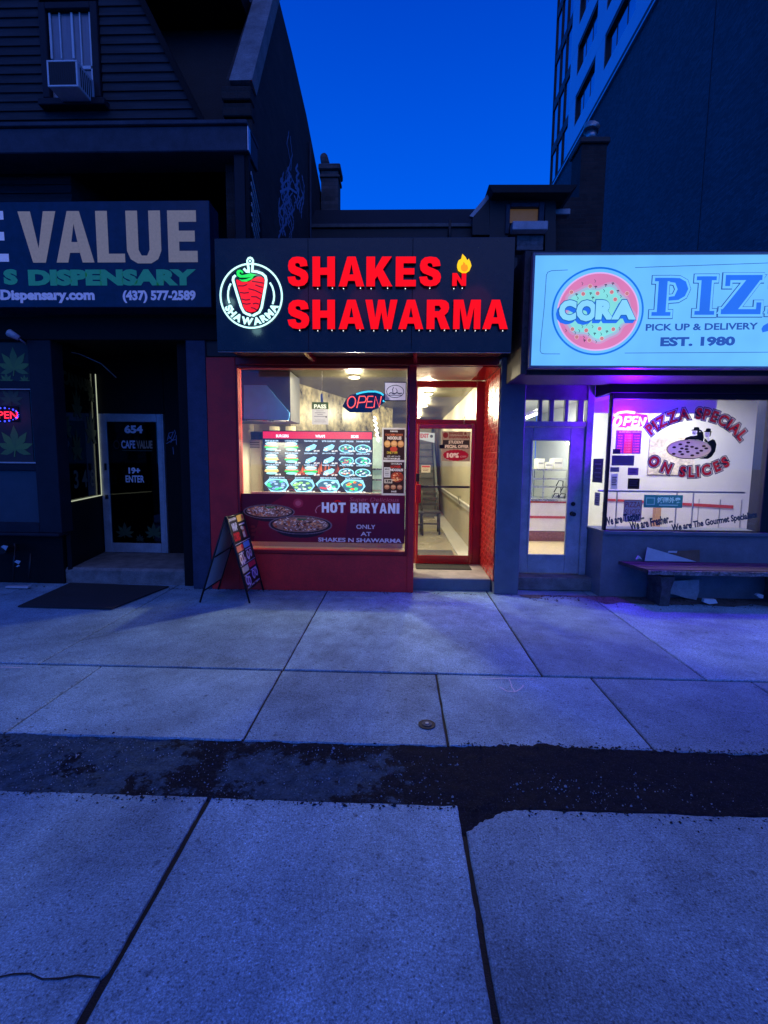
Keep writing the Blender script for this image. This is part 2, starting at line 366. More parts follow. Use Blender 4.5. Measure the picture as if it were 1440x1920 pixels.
    def build(s, name, m, parent=None, label=None):
        vs = []; fs = []; cols = []; off = base(parent) if parent else Vector((0, 0, 0))
        for v, f, c, bb, L in s.items:
            k = len(vs); vs += [s.O + s.U * p[0] + s.V * p[1] + s.N * (s.step * (L + 1)) - off for p in v]
            for q in f: fs.append(tuple(i + k for i in q)); cols += [c] * len(q)
        me = bpy.data.meshes.new(name); me.from_pydata(vs, [], fs)
        ca = me.color_attributes.new('Col', 'FLOAT_COLOR', 'CORNER'); flat = []
        for c in cols: flat += [c[0], c[1], c[2], 1.0]
        ca.data.foreach_set('color', flat); me.materials.append(m); me.update()
        o = bpy.data.objects.new(name, me); COL.objects.link(o)
        if parent: o.parent = parent
        if label: o['label'] = label
        return o
def lamp(name, kind, loc, power, col, parent=None, size=.1, rot=None):
    d = bpy.data.lights.new(name, kind); d.energy = power; d.color = col
    if kind == 'AREA': d.size = size
    elif kind == 'POINT': d.shadow_soft_size = size
    o = bpy.data.objects.new(name, d); COL.objects.link(o)
    o.location = Vector(loc) - (base(parent) if parent else Vector((0, 0, 0)))
    if rot: o.rotation_euler = rot
    if parent: o.parent = parent
    return o
PRINT = artmat('print'); PRINTG = artmat('glossy_print', rough=.25); SCREEN = artmat('screen', lit=1.0); BACKLIT = artmat('backlit_sheet', lit=1.15, nscale=2.6, namp=1.5); VINYL = artmat('window_vinyl', trans=.45, rough=.4); VINYL2 = artmat('banner_vinyl', trans=.16, rough=.4); PAPER = artmat('poster_paper', trans=.38, rough=.5)
WHITE = S(235, 235, 235); BLACK = S(18, 18, 20)

# ------------------------------------------------------------------ materials
def ground_mat(name, kind):
    m = bpy.data.materials.new(name); m.use_nodes = True; n = m.node_tree.nodes; l = m.node_tree.links; b = n['Principled BSDF']
    t = n.new('ShaderNodeTexCoord'); ge = n.new('ShaderNodeNewGeometry'); P = ge.outputs['Position']
    def noi(sc, det=4, ro=.6):
        q = n.new('ShaderNodeTexNoise'); q.inputs['Scale'].default_value = sc; q.inputs['Detail'].default_value = det; q.inputs['Roughness'].default_value = ro; l.new(P, q.inputs[0]); return q.outputs[0]
    def rng(s_, a, b_, c, d):
        q = n.new('ShaderNodeMapRange'); q.inputs[1].default_value = a; q.inputs[2].default_value = b_; q.inputs[3].default_value = c; q.inputs[4].default_value = d; l.new(s_, q.inputs[0]); return q.outputs[0]
    def mul(a, b_):
        q = n.new('ShaderNodeMath'); q.operation = 'MULTIPLY'; l.new(a, q.inputs[0]); l.new(b_, q.inputs[1]); return q.outputs[0]
    if kind == 'concrete':
        f = rng(noi(1.1, 9, .72), .3, .68, .42, 1.16)               # wide stains
        f = mul(f, rng(noi(9, 6, .7), .3, .7, .84, 1.1))
        f = mul(f, rng(noi(75, 3, .8), .32, .68, .70, 1.30))
        f = mul(f, rng(noi(150, 3, .8), .32, .68, .60, 1.38))        # sand in the face
        f = mul(f, rng(noi(420, 2, .8), .3, .7, .82, 1.16))
        vo = n.new('ShaderNodeTexVoronoi'); vo.inputs['Scale'].default_value = 34; l.new(P, vo.inputs[0])
        f = mul(f, rng(vo.outputs['Distance'], .06, .17, .50, 1.0))  # dark specks, gum and pits
        for sc_, amp, lo in ((58, -.62, .62), (85, .55, .66), (17, -.45, .86)):
            vq = n.new('ShaderNodeTexVoronoi'); vq.inputs['Scale'].default_value = sc_; l.new(P, vq.inputs[0])
            sc2 = n.new('ShaderNodeSeparateColor'); l.new(vq.outputs['Color'], sc2.inputs[0])
            mq = n.new('ShaderNodeMath'); mq.operation = 'MULTIPLY_ADD'; mq.inputs[2].default_value = 1.0
            l.new(mul(rng(vq.outputs['Distance'], .12, .34, 1, 0), rng(sc2.outputs[0], lo, lo + .08, 0, amp)), mq.inputs[0]); mq.inputs[1].default_value = 1.0
            f = mul(f, mq.outputs[0])
        oi = n.new('ShaderNodeObjectInfo'); f = mul(f, rng(oi.outputs['Random'], 0, 1, .74, 1.08))
        # light broom lines and dark blots
        f = mul(f, rng(noi(3.4, 5, .7), .26, .40, .70, 1.0))
        f = mul(f, rng(noi(48, 3, .7), .30, .42, .62, 1.0))
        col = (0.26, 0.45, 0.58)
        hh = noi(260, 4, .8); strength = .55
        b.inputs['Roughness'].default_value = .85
    else:
        f = rng(noi(60, 4, .8), .3, .7, .5, 1.5)
        vo = n.new('ShaderNodeTexVoronoi'); vo.inputs['Scale'].default_value = 85; l.new(P, vo.inputs[0])
        f = mul(f, rng(vo.outputs['Distance'], .08, .3, 2.2, .7))
        col = (0.016, 0.020, 0.030); hh = noi(90, 5, .8); strength = 1.0
        b.inputs['Roughness'].default_value = .95; b.inputs['Specular IOR Level'].default_value = .08
    vm = n.new('ShaderNodeVectorMath'); vm.operation = 'SCALE'; vm.inputs[0].default_value = col; l.new(f, vm.inputs['Scale'])
    out = vm.outputs[0]
    if kind == 'strip':      # the tar has a worn, cement-washed skin towards the left
        sp = n.new('ShaderNodeSeparateXYZ'); l.new(P, sp.inputs[0])
        g = rng(sp.outputs[0], -2.4, .5, .10, -.02)
        g2 = rng(sp.outputs[0], .05, .45, 0, -.5); q_ = n.new('ShaderNodeMath'); l.new(g, q_.inputs[0]); l.new(g2, q_.inputs[1]); g = q_.outputs[0]
        ad = n.new('ShaderNodeMath'); l.new(noi(2.4, 9, .75), ad.inputs[0]); l.new(g, ad.inputs[1])
        k = rng(ad.outputs[0], .50, .535, 0, 1)
        mx = n.new('ShaderNodeMix'); mx.data_type = 'RGBA'; l.new(k, mx.inputs['Factor']); l.new(out, mx.inputs['A'])
        v2 = n.new('ShaderNodeVectorMath'); v2.operation = 'SCALE'; v2.inputs[0].default_value = (.050, .095, .145); l.new(mul(rng(noi(70, 4, .8), .3, .7, .35, 1.4), rng(noi(12, 4, .6), .3, .7, .6, 1.2)), v2.inputs['Scale'])
        l.new(v2.outputs[0], mx.inputs['B']); out = mx.outputs['Result']
    l.new(out, b.inputs['Base Color'])
    bp = n.new('ShaderNodeBump'); bp.inputs['Strength'].default_value = strength; bp.inputs['Distance'].default_value = .006; l.new(hh, bp.inputs['Height']); l.new(bp.outputs[0], b.inputs['Normal'])
    return m
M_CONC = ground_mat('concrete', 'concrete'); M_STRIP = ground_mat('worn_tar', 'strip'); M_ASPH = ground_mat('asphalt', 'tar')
M_GRIT = mat('joint_grit', (.010, .011, .013), .95, var=.5, fine=200, bump=.6)
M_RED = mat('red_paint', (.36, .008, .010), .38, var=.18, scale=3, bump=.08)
M_REDW = mat('red_wall_paint', (.80, .022, .018), .5, var=.25, scale=3, bump=.12)
M_REDG = mat('red_gloss_paint', (.42, .012, .012), .22, var=.15, scale=4, fine=60, bump=.12, coat=.4)
M_REDBRICK = mat('red_painted_brick', (.50, .022, .016), .28, var=.25, scale=9, fine=70, bump=.35, coat=.5)
M_REDMORT = mat('red_painted_mortar', (.46, .020, .016), .4, var=.2, bump=.3)
M_BLUEGREY = mat('blue_grey_paint', (.125, .15, .19), .55, var=.22, scale=4, bump=.15)
M_GREYWALL = mat('grey_render', (.17, .18, .21), .75, var=.3, scale=3, fine=120, bump=.3)
M_DARKPAINT = mat('black_paint', (.009, .009, .010), .6, var=.3, bump=.1, spec=.12)
M_NAVY = mat('dark_navy_paint', (.016, .018, .026), .55, var=.3, bump=.1, spec=.2)
M_LPIL = mat('navy_pilaster_paint', (.045, .055, .10), .6, var=.3, bump=.2, spec=.25)
M_DKWOOD = mat('dark_wood', (.03, .022, .02), .6, var=.4, stretch=(1, 6, 6), bump=.3)
M_WHITEP = mat('white_paint', (.72, .72, .72), .45, var=.12, bump=.06)
M_WORNWHITE = mat('worn_white_paint', (.42, .43, .46), .45, var=.28, scale=7, bump=.12)
M_ALU = mat('brushed_aluminium', (.42, .43, .45), .38, .7, var=.15, bump=.05)
M_STEEL = mat('stainless_steel', (.55, .56, .57), .28, 1.0, var=.1, bump=.03)
M_BLACKM = mat('black_metal', (.012, .012, .014), .4, .3, var=.2, bump=.05)
M_SIGNFACE = mat('black_sign_panel', (.012, .013, .016), .26, var=.35, scale=5, fine=14, bump=.10)
M_SIDING = mat('grey_siding', (.036, .042, .050), .75, var=.45, scale=2, stretch=(1, 4, 12), bump=.2, spec=.25)
M_TRIM = mat('trim_board', (.050, .060, .082), .65, var=.35, bump=.12, spec=.25)
M_DBRICK = mat('dark_brick', (.055, .035, .030), .9, var=.55, scale=2, brick=(.035, .032, .03), bump=.6)
M_LBRICK = mat('weathered_brick', (.16, .12, .11), .9, var=.5, scale=4, brick=(.09, .085, .08), bump=.6)
M_SHINGLE = mat('dark_shingles', (.018, .018, .02), .9, var=.4, scale=7, fine=60, bump=.5)
M_CONCW = mat('weathered_stone', (.22, .22, .22), .85, var=.4, scale=5, fine=60, bump=.4)
M_STEP = mat('step_concrete', (.40, .37, .34), .8, var=.35, scale=5, fine=120, bump=.35)
M_STEPD = mat('dirty_step_concrete', (.20, .19, .18), .85, var=.5, scale=6, fine=100, bump=.5)
M_RUBBER = mat('black_rubber', (.02, .02, .022), .8, var=.3, fine=200, bump=.5)
M_TOWER = mat('charcoal_brick', (.085, .125, .145), .8, var=.22, scale=.35, fine=9, bump=.5, brick=(.045, .07, .085), spec=.25)
M_TPANEL = mat('pale_metal_panel', (.60, .70, .78), .35, .45, var=.06, scale=.5, bump=.0)
M_TDARK = mat('dark_window_frame', (.02, .02, .022), .5, bump=0)
M_TGLASS = mat('tinted_window_glass', (.55, .60, .66), .05, 1.0, var=.2, scale=.3, fine=1, bump=.0)
M_CREAM = mat('cream_wall', (.56, .52, .40), .6, var=.08, scale=2, bump=.05)
M_WHITEWALL = mat('white_interior_wall', (.66, .66, .64), .5, var=.06, scale=2, bump=.03)
M_TILE = mat('pale_floor', (.52, .48, .36), .25, var=.12, scale=2, bump=.03)
M_WOODFL = mat('honey_wood_floor', (.62, .46, .24), .35, var=.25, stretch=(6, 1, 1), bump=.05)
M_TIN = mat('pressed_tin_ceiling', (.075, .07, .055), .38, .6, var=.4, scale=2.2, fine=26, bump=.8)
M_MARBLE = mat('veined_marble_panel', (.32, .29, .19), .3, var=1.1, scale=3.2, fine=9, bump=.05)
M_DUCT = mat('dark_duct', (.03, .035, .045), .5, var=.3, bump=.1)
M_HOOD = mat('sky_tinted_hood_steel', (.10, .40, .90), .5, .0, var=.12, bump=.04)  # blue of the sky on the grey steel is put into the colour
M_COUNTER = mat('white_counter_laminate', (.78, .76, .70), .35, var=.08, bump=.02)
M_REDSTRIPE = mat('red_laminate', (.45, .05, .04), .4, var=.15, bump=.03)
M_BROWN = mat('brown_skirting_tile', (.22, .08, .06), .5, var=.45, scale=30, bump=.1)
M_CARD = mat('white_card', (.62, .63, .66), .6, var=.12, bump=.1)
M_CARDB = mat('brown_cardboard', (.20, .12, .075), .8, var=.3, bump=.15)
M_BENCH = mat('old_bench_board', (.085, .055, .060), .8, var=.55, scale=5, fine=50, stretch=(1, 5, 5), bump=.6)
M_BENCHE = mat('flaking_bench_edge', (.20, .19, .20), .9, var=.9, scale=16, fine=60, bump=.9)
G_SHOP = glass('shop_glass', (.97, .98, .97), .07, film=(.75, .72, .6), ff=.06)
G_DARK = glass('dark_glass', (.25, .27, .28), .09)
G_CORA = glass('pizza_shop_glass', (.97, .97, .98), .07, film=(.6, .6, .8), ff=.05)
E_WARM = emitter('warm_bulb', (1.0, .86, .56), 14); E_COOL = emitter('cool_tube', (.92, 1.0, .95), 9)
E_RED = emitter('red_letter_face', (1.0, .002, .004), 1.05); E_TEAL = emitter('ice_white_neon', (.72, 1.0, 1.0), 2.2)

# ================================================================== THE GROUND
g = MB(); g.add([(-150, -150, -.055), (150, -150, -.055), (150, 150, -.055), (-150, 150, -.055)], [(0, 1, 2, 3)])
tag(g.build('ground', M_GRIT), None, None, kind='structure')
walk = thing('sidewalk', None, None, kind='structure')
def outline(x0, x1, y0, y1, jag):
    """corner list -> jittered outline; jag = (bottom,right,top,left) raggedness in metres"""
    C = [(x0, y0), (x1, y0), (x1, y1), (x0, y1)]; out = []
    for i in range(4):
        a = Vector(C[i]); b = Vector(C[(i + 1) % 4]); L = (b - a).length; n = max(2, int(L / .035)); t = (b - a) / L; nn = Vector((-t.y, t.x))
        for k in range(n):
            p = a + t * (L * k / n)
            w = noise.noise(Vector((p.x * 6, p.y * 6, i * 3.1))) + .5 * noise.noise(Vector((p.x * 22, p.y * 22, 5)))
            j = jag[i] * (w if k else 0)
            out.append(p + nn * (abs(j) if jag[i] > .008 else j))
    return out
def slab(pts, z=0.0, tx=0.0, ty=0.0, bev=.007):
    n = len(pts); c = sum(pts, Vector((0, 0))) / n; m = MB(); rings = []
    for inset, dz in ((0, -.07), (0, -.006 if bev > .002 else -.0008), (bev, 0)):
        r = []
        for i, p in enumerate(pts):
            a = pts[i - 1]; b = pts[(i + 1) % n]; t = (b - a).normalized(); nn = Vector((-t.y, t.x))
            q = p + nn * inset
            r.append((q.x, q.y, z + dz + (q.x - c.x) * tx + (q.y - c.y) * ty))
        rings += r
    fs = [tuple(range(2 * n, 3 * n))]
    for k in (0, 1): fs += [(k * n + i, k * n + (i + 1) % n, (k + 1) * n + (i + 1) % n, (k + 1) * n + i) for i in range(n)]
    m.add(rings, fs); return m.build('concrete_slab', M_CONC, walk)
GAP = .012
rowA = [-9.6, -7.8, -6.1, -4.6, -2.80, -.875, 1.095, 2.31, 4.2, 6.1, 8.0]
for i in range(len(rowA) - 1):
    slab(outline(rowA[i] + GAP * .6, rowA[i + 1] - GAP * .6, -2.235 + GAP, .30, (.004, .003, .003, .003)), random.uniform(-.002, .002), random.uniform(-.001, .001))
rowB = [-9.2, -8.0, -6.9, -5.7, -4.6, -3.45, -2.285, -.88, .295, 1.45, 2.62, 3.8, 5.0, 6.2, 7.5]
for i in range(len(rowB) - 1):
    rag = .022 if rowB[i] > .2 else .005
    slab(outline(rowB[i] + GAP * .6, rowB[i + 1] - GAP * .6, -3.165, -2.245 - GAP * .4, (rag, .003, .003, .003)), random.uniform(-.002, .002), random.uniform(-.001, .001))
rowC = [-9.0, -7.6, -6.2, -4.7, -3.2, -2.1, -.885, .300, 1.75, 3.0, 4.4, 5.8, 7.3]
crack = [(-.895 - .011, -4.44)] + [(-.93 - .05 * k, -4.445 + .018 * math.sin(k * 1.9) + .01 * math.sin(k * 4.3)) for k in range(1, 23)] + [(-2.085, -4.45)]
for i in range(len(rowC) - 1):
    x0, x1 = rowC[i] + .011, rowC[i + 1] - .011
    if i == 5:     # the cracked slab: two pieces that share one jagged break
        up_ = outline(x0, x1, -4.45, -3.635, (0, .004, .012, .003)); top = [p for p in up_ if p.y > -4.43]
        slab([Vector(p) + Vector((0, .0025)) for p in crack[::-1]] + top, .0, bev=.0008)
        slab([Vector((x0, -5.9)), Vector((x1, -5.9))] + [Vector(p) - Vector((0, .0025)) for p in crack], .0, bev=.0008)
    elif i == 7:   # corner broken off where the tar spills into the joint
        o_ = outline(x0, x1, -5.9, -3.642, (.003, .003, .016, .005))
        m_ = len(o_); nb_ = [i_ for i_, p in enumerate(o_) if p.y > -3.70][0]; cut = o_[:nb_ + 1]; o_ = o_[nb_ + 1:]
        cut += [p for p in o_ if p.y > -3.72 and .58 <= p.x]
        cut += [Vector((.575 - .0132 * q, -3.650 - (.02 * q / 7 if q < 7 else .02 + .118 * (q - 7) / 13) + .016 * noise.noise(Vector((q * .83, 2.3, 0))))) for q in range(21)]
        cut += [p for p in o_ if p.x < .36 and p.y < -3.80]
        slab(cut, .001)
    else:
        slab(outline(x0, x1, -5.9, -3.635, (.003, .006, .014, .003)), random.uniform(-.002, .002), random.uniform(-.001, .001))
for i in range(len(rowC) - 1): slab(outline(rowC[i] + .011, rowC[i + 1] - .011, -7.6, -5.915, (.003,) * 4))
tag(MB().box(-12, 12, -7.78, -7.61, -.2, .0, .015).build('kerb', M_CONC), None, None, kind='structure')
tag(MB().add([(-60, -20, -.045), (60, -20, -.045), (60, -7.78, -.045), (-60, -7.78, -.045)], [(0, 1, 2, 3)]).build('road', M_ASPH), None, None, kind='structure')
# the tar strip: a real rough sheet between the slabs
NX, NY = 760, 44; vs = []; fs = []
for j in range(NY + 1):
    for i in range(NX + 1):
        x = -4.2 + 9.4 * i / NX; y = -3.80 + .68 * j / NY
        z = -.007 + .009 * noise.noise(Vector((x * 3, y * 3, 0))) + .007 * noise.noise(Vector((x * 14, y * 14, 1))) + .004 * noise.noise(Vector((x * 45, y * 45, 2)))
        if x > .1: z += .004 * min(1, (x - .1) * 3)
        if y < -3.655 and not (.2 < x < .62): z -= .03
        if y < -3.655 and .2 < x < .62: z = -.010 + (z + .012) * .3
        if y > -3.15 and x < .4: z -= .03
        elif y > -3.15: z -= .25 * (y + 3.15) * (1 + 2 * noise.noise(Vector((x * 9, 0, 7))))
        vs.append((x, y, z))
for j in range(NY):
    for i in range(NX):
        a = j * (NX + 1) + i; fs.append((a, a + 1, a + NX + 2, a + NX + 1))
tag(MB().add(vs, fs, True).build('tar_strip', M_STRIP), None, None, kind='structure')
for sx_ in (-1, 1):
    tag(MB().add([(min(sx_ * 12, sx_ * 4.2 + (1 if sx_ > 0 else 0)), -3.8, -.014), (max(sx_ * 12, sx_ * 4.2 + (1 if sx_ > 0 else 0)), -3.8, -.014), (max(sx_ * 12, sx_ * 4.2 + (1 if sx_ > 0 else 0)), -3.12, -.014), (min(sx_ * 12, sx_ * 4.2 + (1 if sx_ > 0 else 0)), -3.12, -.014)], [(0, 1, 2, 3)]).build('tar_strip', M_STRIP), None, None, kind='structure')
# joint filler that stands a little below the slab faces
j_ = MB()
for k in range(4200):
    if k < 3700: x = random.uniform(-3.6, 4.2); y = random.uniform(-3.62, -3.18); z0 = -.008
    elif k < 3950: x = random.choice([.30, -.885]) + random.uniform(-.01, .01); y = random.uniform(-5.3, -3.6); z0 = -.03
    else: x = random.uniform(-3.2, 4.4); y = -2.235 + random.uniform(-.01, .01); z0 = -.03
    r = random.uniform(.002, .0052) if random.random() < .97 else random.uniform(.005, .010)
    vv = [Vector((random.gauss(0, 1), random.gauss(0, 1), random.gauss(0, 1))).normalized() for _ in range(1)]
    a = random.random() * 6.28; ex, ey = r, r * random.uniform(.6, 1)
    P = [(x + ex * math.cos(a), y + ex * math.sin(a), z0), (x - ey * math.sin(a), y + ey * math.cos(a), z0), (x - ex * math.cos(a), y - ex * math.sin(a), z0), (x + ey * math.sin(a), y - ey * math.cos(a), z0), (x, y, z0 + r * 1.1), (x, y, z0 - r)]
    j_.add(P, [(0, 1, 4), (1, 2, 4), (2, 3, 4), (3, 0, 4), (1, 0, 5), (2, 1, 5), (3, 2, 5), (0, 3, 5)])
tag(j_.build('gravel', mat('pale_pebble', (.26, .32, .38), .8, var=.6, scale=30)), 'loose pale pebbles and grit scattered along the tar strip and joints', 'gravel', kind='stuff')
# filler in the wide front joints
fl = MB()
for xx in (-.885, .300):
    pts = [(xx + random.uniform(-.001, .001), -5.9 + 2.3 * k / 60, -.013 + random.uniform(-.005, .004)) for k in range(61)]
    fl.add([(p[0] - .016, p[1], p[2]) for p in pts] + [(p[0] + .016, p[1], p[2]) for p in pts], [(i, i + 61, i + 62, i + 1) for i in range(60)], True)
tag(fl.build('joint_filler', M_GRIT), None, None, kind='structure')
ck = MB(); cw = [.0016 + .003 * abs(noise.noise(Vector((k * .7, 0, 0)))) for k in range(len(crack))]
ck.add([(p[0], p[1] - w, .0025) for p, w in zip(crack, cw)] + [(p[0], p[1] + w, .0025) for p, w in zip(crack, cw)], [(i, i + 1, i + 1 + len(crack), i + len(crack)) for i in range(len(crack) - 1)])
tag(ck.build('crack', mat('crack_grime', (.012, .012, .013), .95, var=.5, scale=60)), None, None, kind='structure')
cb0 = MB(); rc = random.Random(5)
for k in range(1500):
    u = rc.random()
    if u < .45: x = rc.uniform(.35, 4.2); y = -3.150 + rc.gauss(0, .016)
    elif u < .85: x = rc.uniform(-2.6, 3.4); y = -3.655 + rc.gauss(0, .015 if x < .4 else .028)
    else: x = rc.uniform(-3.5, 4.2); y = rc.uniform(-3.8, -3.0)
    r = rc.uniform(.0025, .008) if rc.random() < .9 else rc.uniform(.008, .014); a = rc.random() * 6.28; z0 = .003
    cb0.add([(x + r * math.cos(a), y + r * math.sin(a), z0), (x - r * .6 * math.sin(a), y + r * .6 * math.cos(a), z0), (x - r * math.cos(a), y - r * math.sin(a), z0), (x + r * .7 * math.sin(a), y - r * .7 * math.cos(a), z0), (x, y, z0 + r * .55)], [(0, 1, 4), (1, 2, 4), (2, 3, 4), (3, 0, 4)])
tag(cb0.build('tar_crumbs', mat('tar_crumb', (.012, .013, .016), .9, var=.5, scale=40)), 'black tar crumbs spilled over the slab edges along the patched strip', 'tar crumbs', kind='stuff')
for y0_, y1_ in ((-7.58, -3.805), (-3.135, .3)): tag(MB().add([(-9.5, y0_, -.013), (8, y0_, -.013), (8, y1_, -.013), (-9.5, y1_, -.013)], [(0, 1, 2, 3)]).build('joint_filler', M_GRIT), None, None, kind='structure')
# valve cover, spray marks
vc = thing('valve_cover', 'small round metal valve cover set in the concrete slab before the shop', 'valve cover', (.186, -2.95, 0))
MB().disc((.186, -2.95, -.01), .052, .0135, 28).build('collar', mat('rusty_iron', (.02, .022, .025), .8, .0, var=.6, scale=60), vc)
MB().disc((.186, -2.95, .004), .030, .004, 24).build('lid', mat('worn_iron_lid', (.05, .07, .09), .8, .0, var=.5, scale=60), vc)
MB().disc((.186, -2.95, .0085), .011, .003, 14).build('plug', mat('bright_worn_steel', (.25, .32, .4), .6, .0), vc)
def ground_stroke(pts_px, w, name, label):
    a = Art((0, 0, .0045), (1, 0, 0), (0, 1, 0), .0005); a.N = Vector((0, 0, 1))
    for pl in pts_px:
        P = []
        for q in pl:
            d = ray(*q); t = -CAM.z / d.z; p = CAM + d * t; P.append((p.x, p.y))
        Q = []
        for i in range(len(P) - 1):
            for k in range(6):
                f = k / 6; Q.append((P[i][0] * (1 - f) + P[i + 1][0] * f + random.uniform(-.003, .003), P[i][1] * (1 - f) + P[i + 1][1] * f + random.uniform(-.003, .003)))
        a.stroke(Q + [P[-1]], w, S(205, 205, 222))
    return tag(a.build(name, PRINT), label, 'paint mark')
ground_stroke([[(903, 1274), (950, 1273), (1003, 1275)], [(955, 1275), (960, 1290), (965, 1298)], [(936, 1289), (950, 1297), (965, 1299)], [(982, 1286), (975, 1294), (964, 1299)]], .008, 'paint_mark', 'faded white sprayed arrow on the slab in front of the pizza shop')
ground_stroke([[(-20, 1252), (15, 1252), (42, 1253)]], .010, 'paint_mark', 'short faded white sprayed dash on the slab at the left')

# ================================================================== MIDDLE SHOP (takeaway)
shop = thing('takeaway_shop', 'narrow red takeaway shop front with lit window and recessed glass door', 'shop', (-.6, 0, 0))
WX0, WX1, WZ0, WZ1 = -1.925, .072, .508, 2.665
box('wall_pier', M_REDW, shop, -2.30, WX0 - .03, 0, .22, 0, 2.79)
box('wall_pier', M_REDW, shop, WX1 + .03, .180, 0, .22, 0, 2.79)
box('window_base', M_REDW, shop, WX0 - .0295, WX1 + .0295, .004, .2, 0, .455)
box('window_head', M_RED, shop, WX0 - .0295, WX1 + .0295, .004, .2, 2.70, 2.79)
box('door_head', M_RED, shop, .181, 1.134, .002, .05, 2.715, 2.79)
fr = MB()
fr.box(WX0 - .0285, WX0, -.012, .1, .457, 2.698, .006); fr.box(WX1, WX1 + .0285, -.012, .1, .457, 2.698, .006)
fr.box(WX0 + .001, WX1 - .001, -.010, .1, .457, WZ0, .006); fr.box(WX0 + .001, WX1 - .001, -.010, .1, WZ1, 2.698, .006)
wf = fr.build('window_frame', M_RED, shop)
box('window_pane', G_SHOP, wf, WX0, WX1, .050, .056, WZ0, WZ1, 0)
# upper wall, roof, soffit behind the sign
box('upper_wall', M_DKWOOD, shop, -2.30, 1.30, .02, .11, 2.80, 3.90)
box('roof', M_SHINGLE, shop, -1.745, 1.48, .26, 3.75, 3.78, 3.90)
box('flank_wall', M_DARKPAINT, shop, 1.135, 1.47, .03, .25, 2.801, 3.93)
# blue-grey pilaster to the right with the brick return into the doorway
box('pilaster', M_BLUEGREY, shop, 1.158, 1.452, .0, .95, 0, 2.80, .008)
MB().box(1.1465, 1.157, .02, 1.0, .15, 2.685, 0).build('brick_return', M_REDMORT, shop)
br = MB().box(-.004, .006, -.104, .104, -.031, .031, .003).build('brick', M_REDBRICK)
bm_mesh = br.data; bpy.data.objects.remove(br)
nb = 0; row = 0; z = .19
while z < 2.66:
    y = .125 if row % 2 else .0
    first = True
    while y < .99:
        w = .208
        y0, y1 = y, min(y + w, .985)
        if first and row % 2: y0, y1 = .02, .118
        if y1 - y0 > .05:
            b_ = bpy.data.objects.new('brick', bm_mesh); COL.objects.link(b_); b_.parent = shop
            b_.location = Vector((1.1475 + random.uniform(-.002, .002), (y0 + y1) / 2 + .005, z)) - shop.location
            b_.scale = (1, (y1 - y0) / .216, 1); b_.rotation_euler = (random.uniform(-.01, .01), 0, random.uniform(-.008, .008)); nb += 1
        if first and row % 2: y = .125; first = False
        else: y += .218; first = False
    row += 1; z += .0745
# alcove: step, ceiling, back frame
st_ = box('door_step', M_STEP, shop, .182, 1.145, .155, 1.06, .006, .15, .008)
box('step_face', M_BLUEGREY, shop, .182, 1.146, .135, .153, .0, .146, .004)
box('alcove_ceiling', mat('lit_gloss_ceiling', (.52, .36, .32), .30, var=.15, scale=4, bump=.1), shop, .183, .95, .053, .99, 2.700, 2.715, 0)  # pale colour holds the lamp light reflected on this part of the ceiling
box('alcove_ceiling_edge', M_REDG, shop, .951, 1.145, .053, .99, 2.695, 2.714, 0)
YD = 1.0
def D(px0, py0, px1, py1, y=YD): return B(px0, py0, px1, py1, y)
# shop door
dr = MB()
x0, x1, z0, z1 = D(783, 726, 893, 787)      # transom light
fx0, fx1 = .183, 1.144
trn = (x0, x1, z0, z1)
dr.box(fx0, x0, YD - .01, YD + .07, .152, 2.692, .004); 
gx0, gx1, gz0, gz1 = D(785, 804, 881, 1041)
jx = D(893, 800, 896, 1000)[0]
dr.box(x1, fx1, YD - .01, YD + .07, .152, 2.692, .004)
dr.box(x0 + .001, x1 - .001, YD - .008, YD + .068, z1, 2.692, .004)
dr.box(x0 + .001, x1 - .001, YD - .008, YD + .068, z0 - .055, z0, .004)
dfm = dr.build('door_frame', M_RED, shop)
box('transom_pane', G_SHOP, dfm, x0, x1, YD + .03, YD + .036, z0, z1, 0)
dtop = z0 - .058
dd = MB(); xd0, xd1 = x0 + .002, x1 - .002
dd.box(xd0, gx0, YD - .03, YD + .02, .155, dtop, .005); dd.box(gx1, xd1, YD - .03, YD + .02, .155, dtop, .005)
dd.box(gx0 + .001, gx1 - .001, YD - .029, YD + .019, gz1, dtop, .005); dd.box(gx0 + .001, gx1 - .001, YD - .029, YD + .019, .155, gz0, .005)
door = dd.build('shop_door', M_REDG, shop)
box('door_pane', G_SHOP, door, gx0, gx1, YD - .003, YD + .003, gz0, gz1, 0)
hx0, hx1, hz0, hz1 = D(776, 908, 789, 943, .96)
box('door_pull', M_REDG, door, hx0 + .02, hx1, .93, .968, hz0, hz1, .006)
a_ = D(787, 911, 880, 915)
box('push_bar', M_BLACKM, door, gx0 + .003, gx1 - .003, YD + .012, YD + .035, a_[2], a_[3], .003)
lx = D(779, 888, 785, 903, .96); MB().box(lx[0] + .006, lx[1] + .008, .935, .968, lx[2], lx[3], .004).build('door_lock', M_BLACKM, door)
cx_ = D(871, 782, 874, 794, .94); MB().tube([(cx_[0], .95, cx_[2]), (cx_[0], .95, cx_[3])], .008).build('door_closer_bracket', M_STEEL, door)
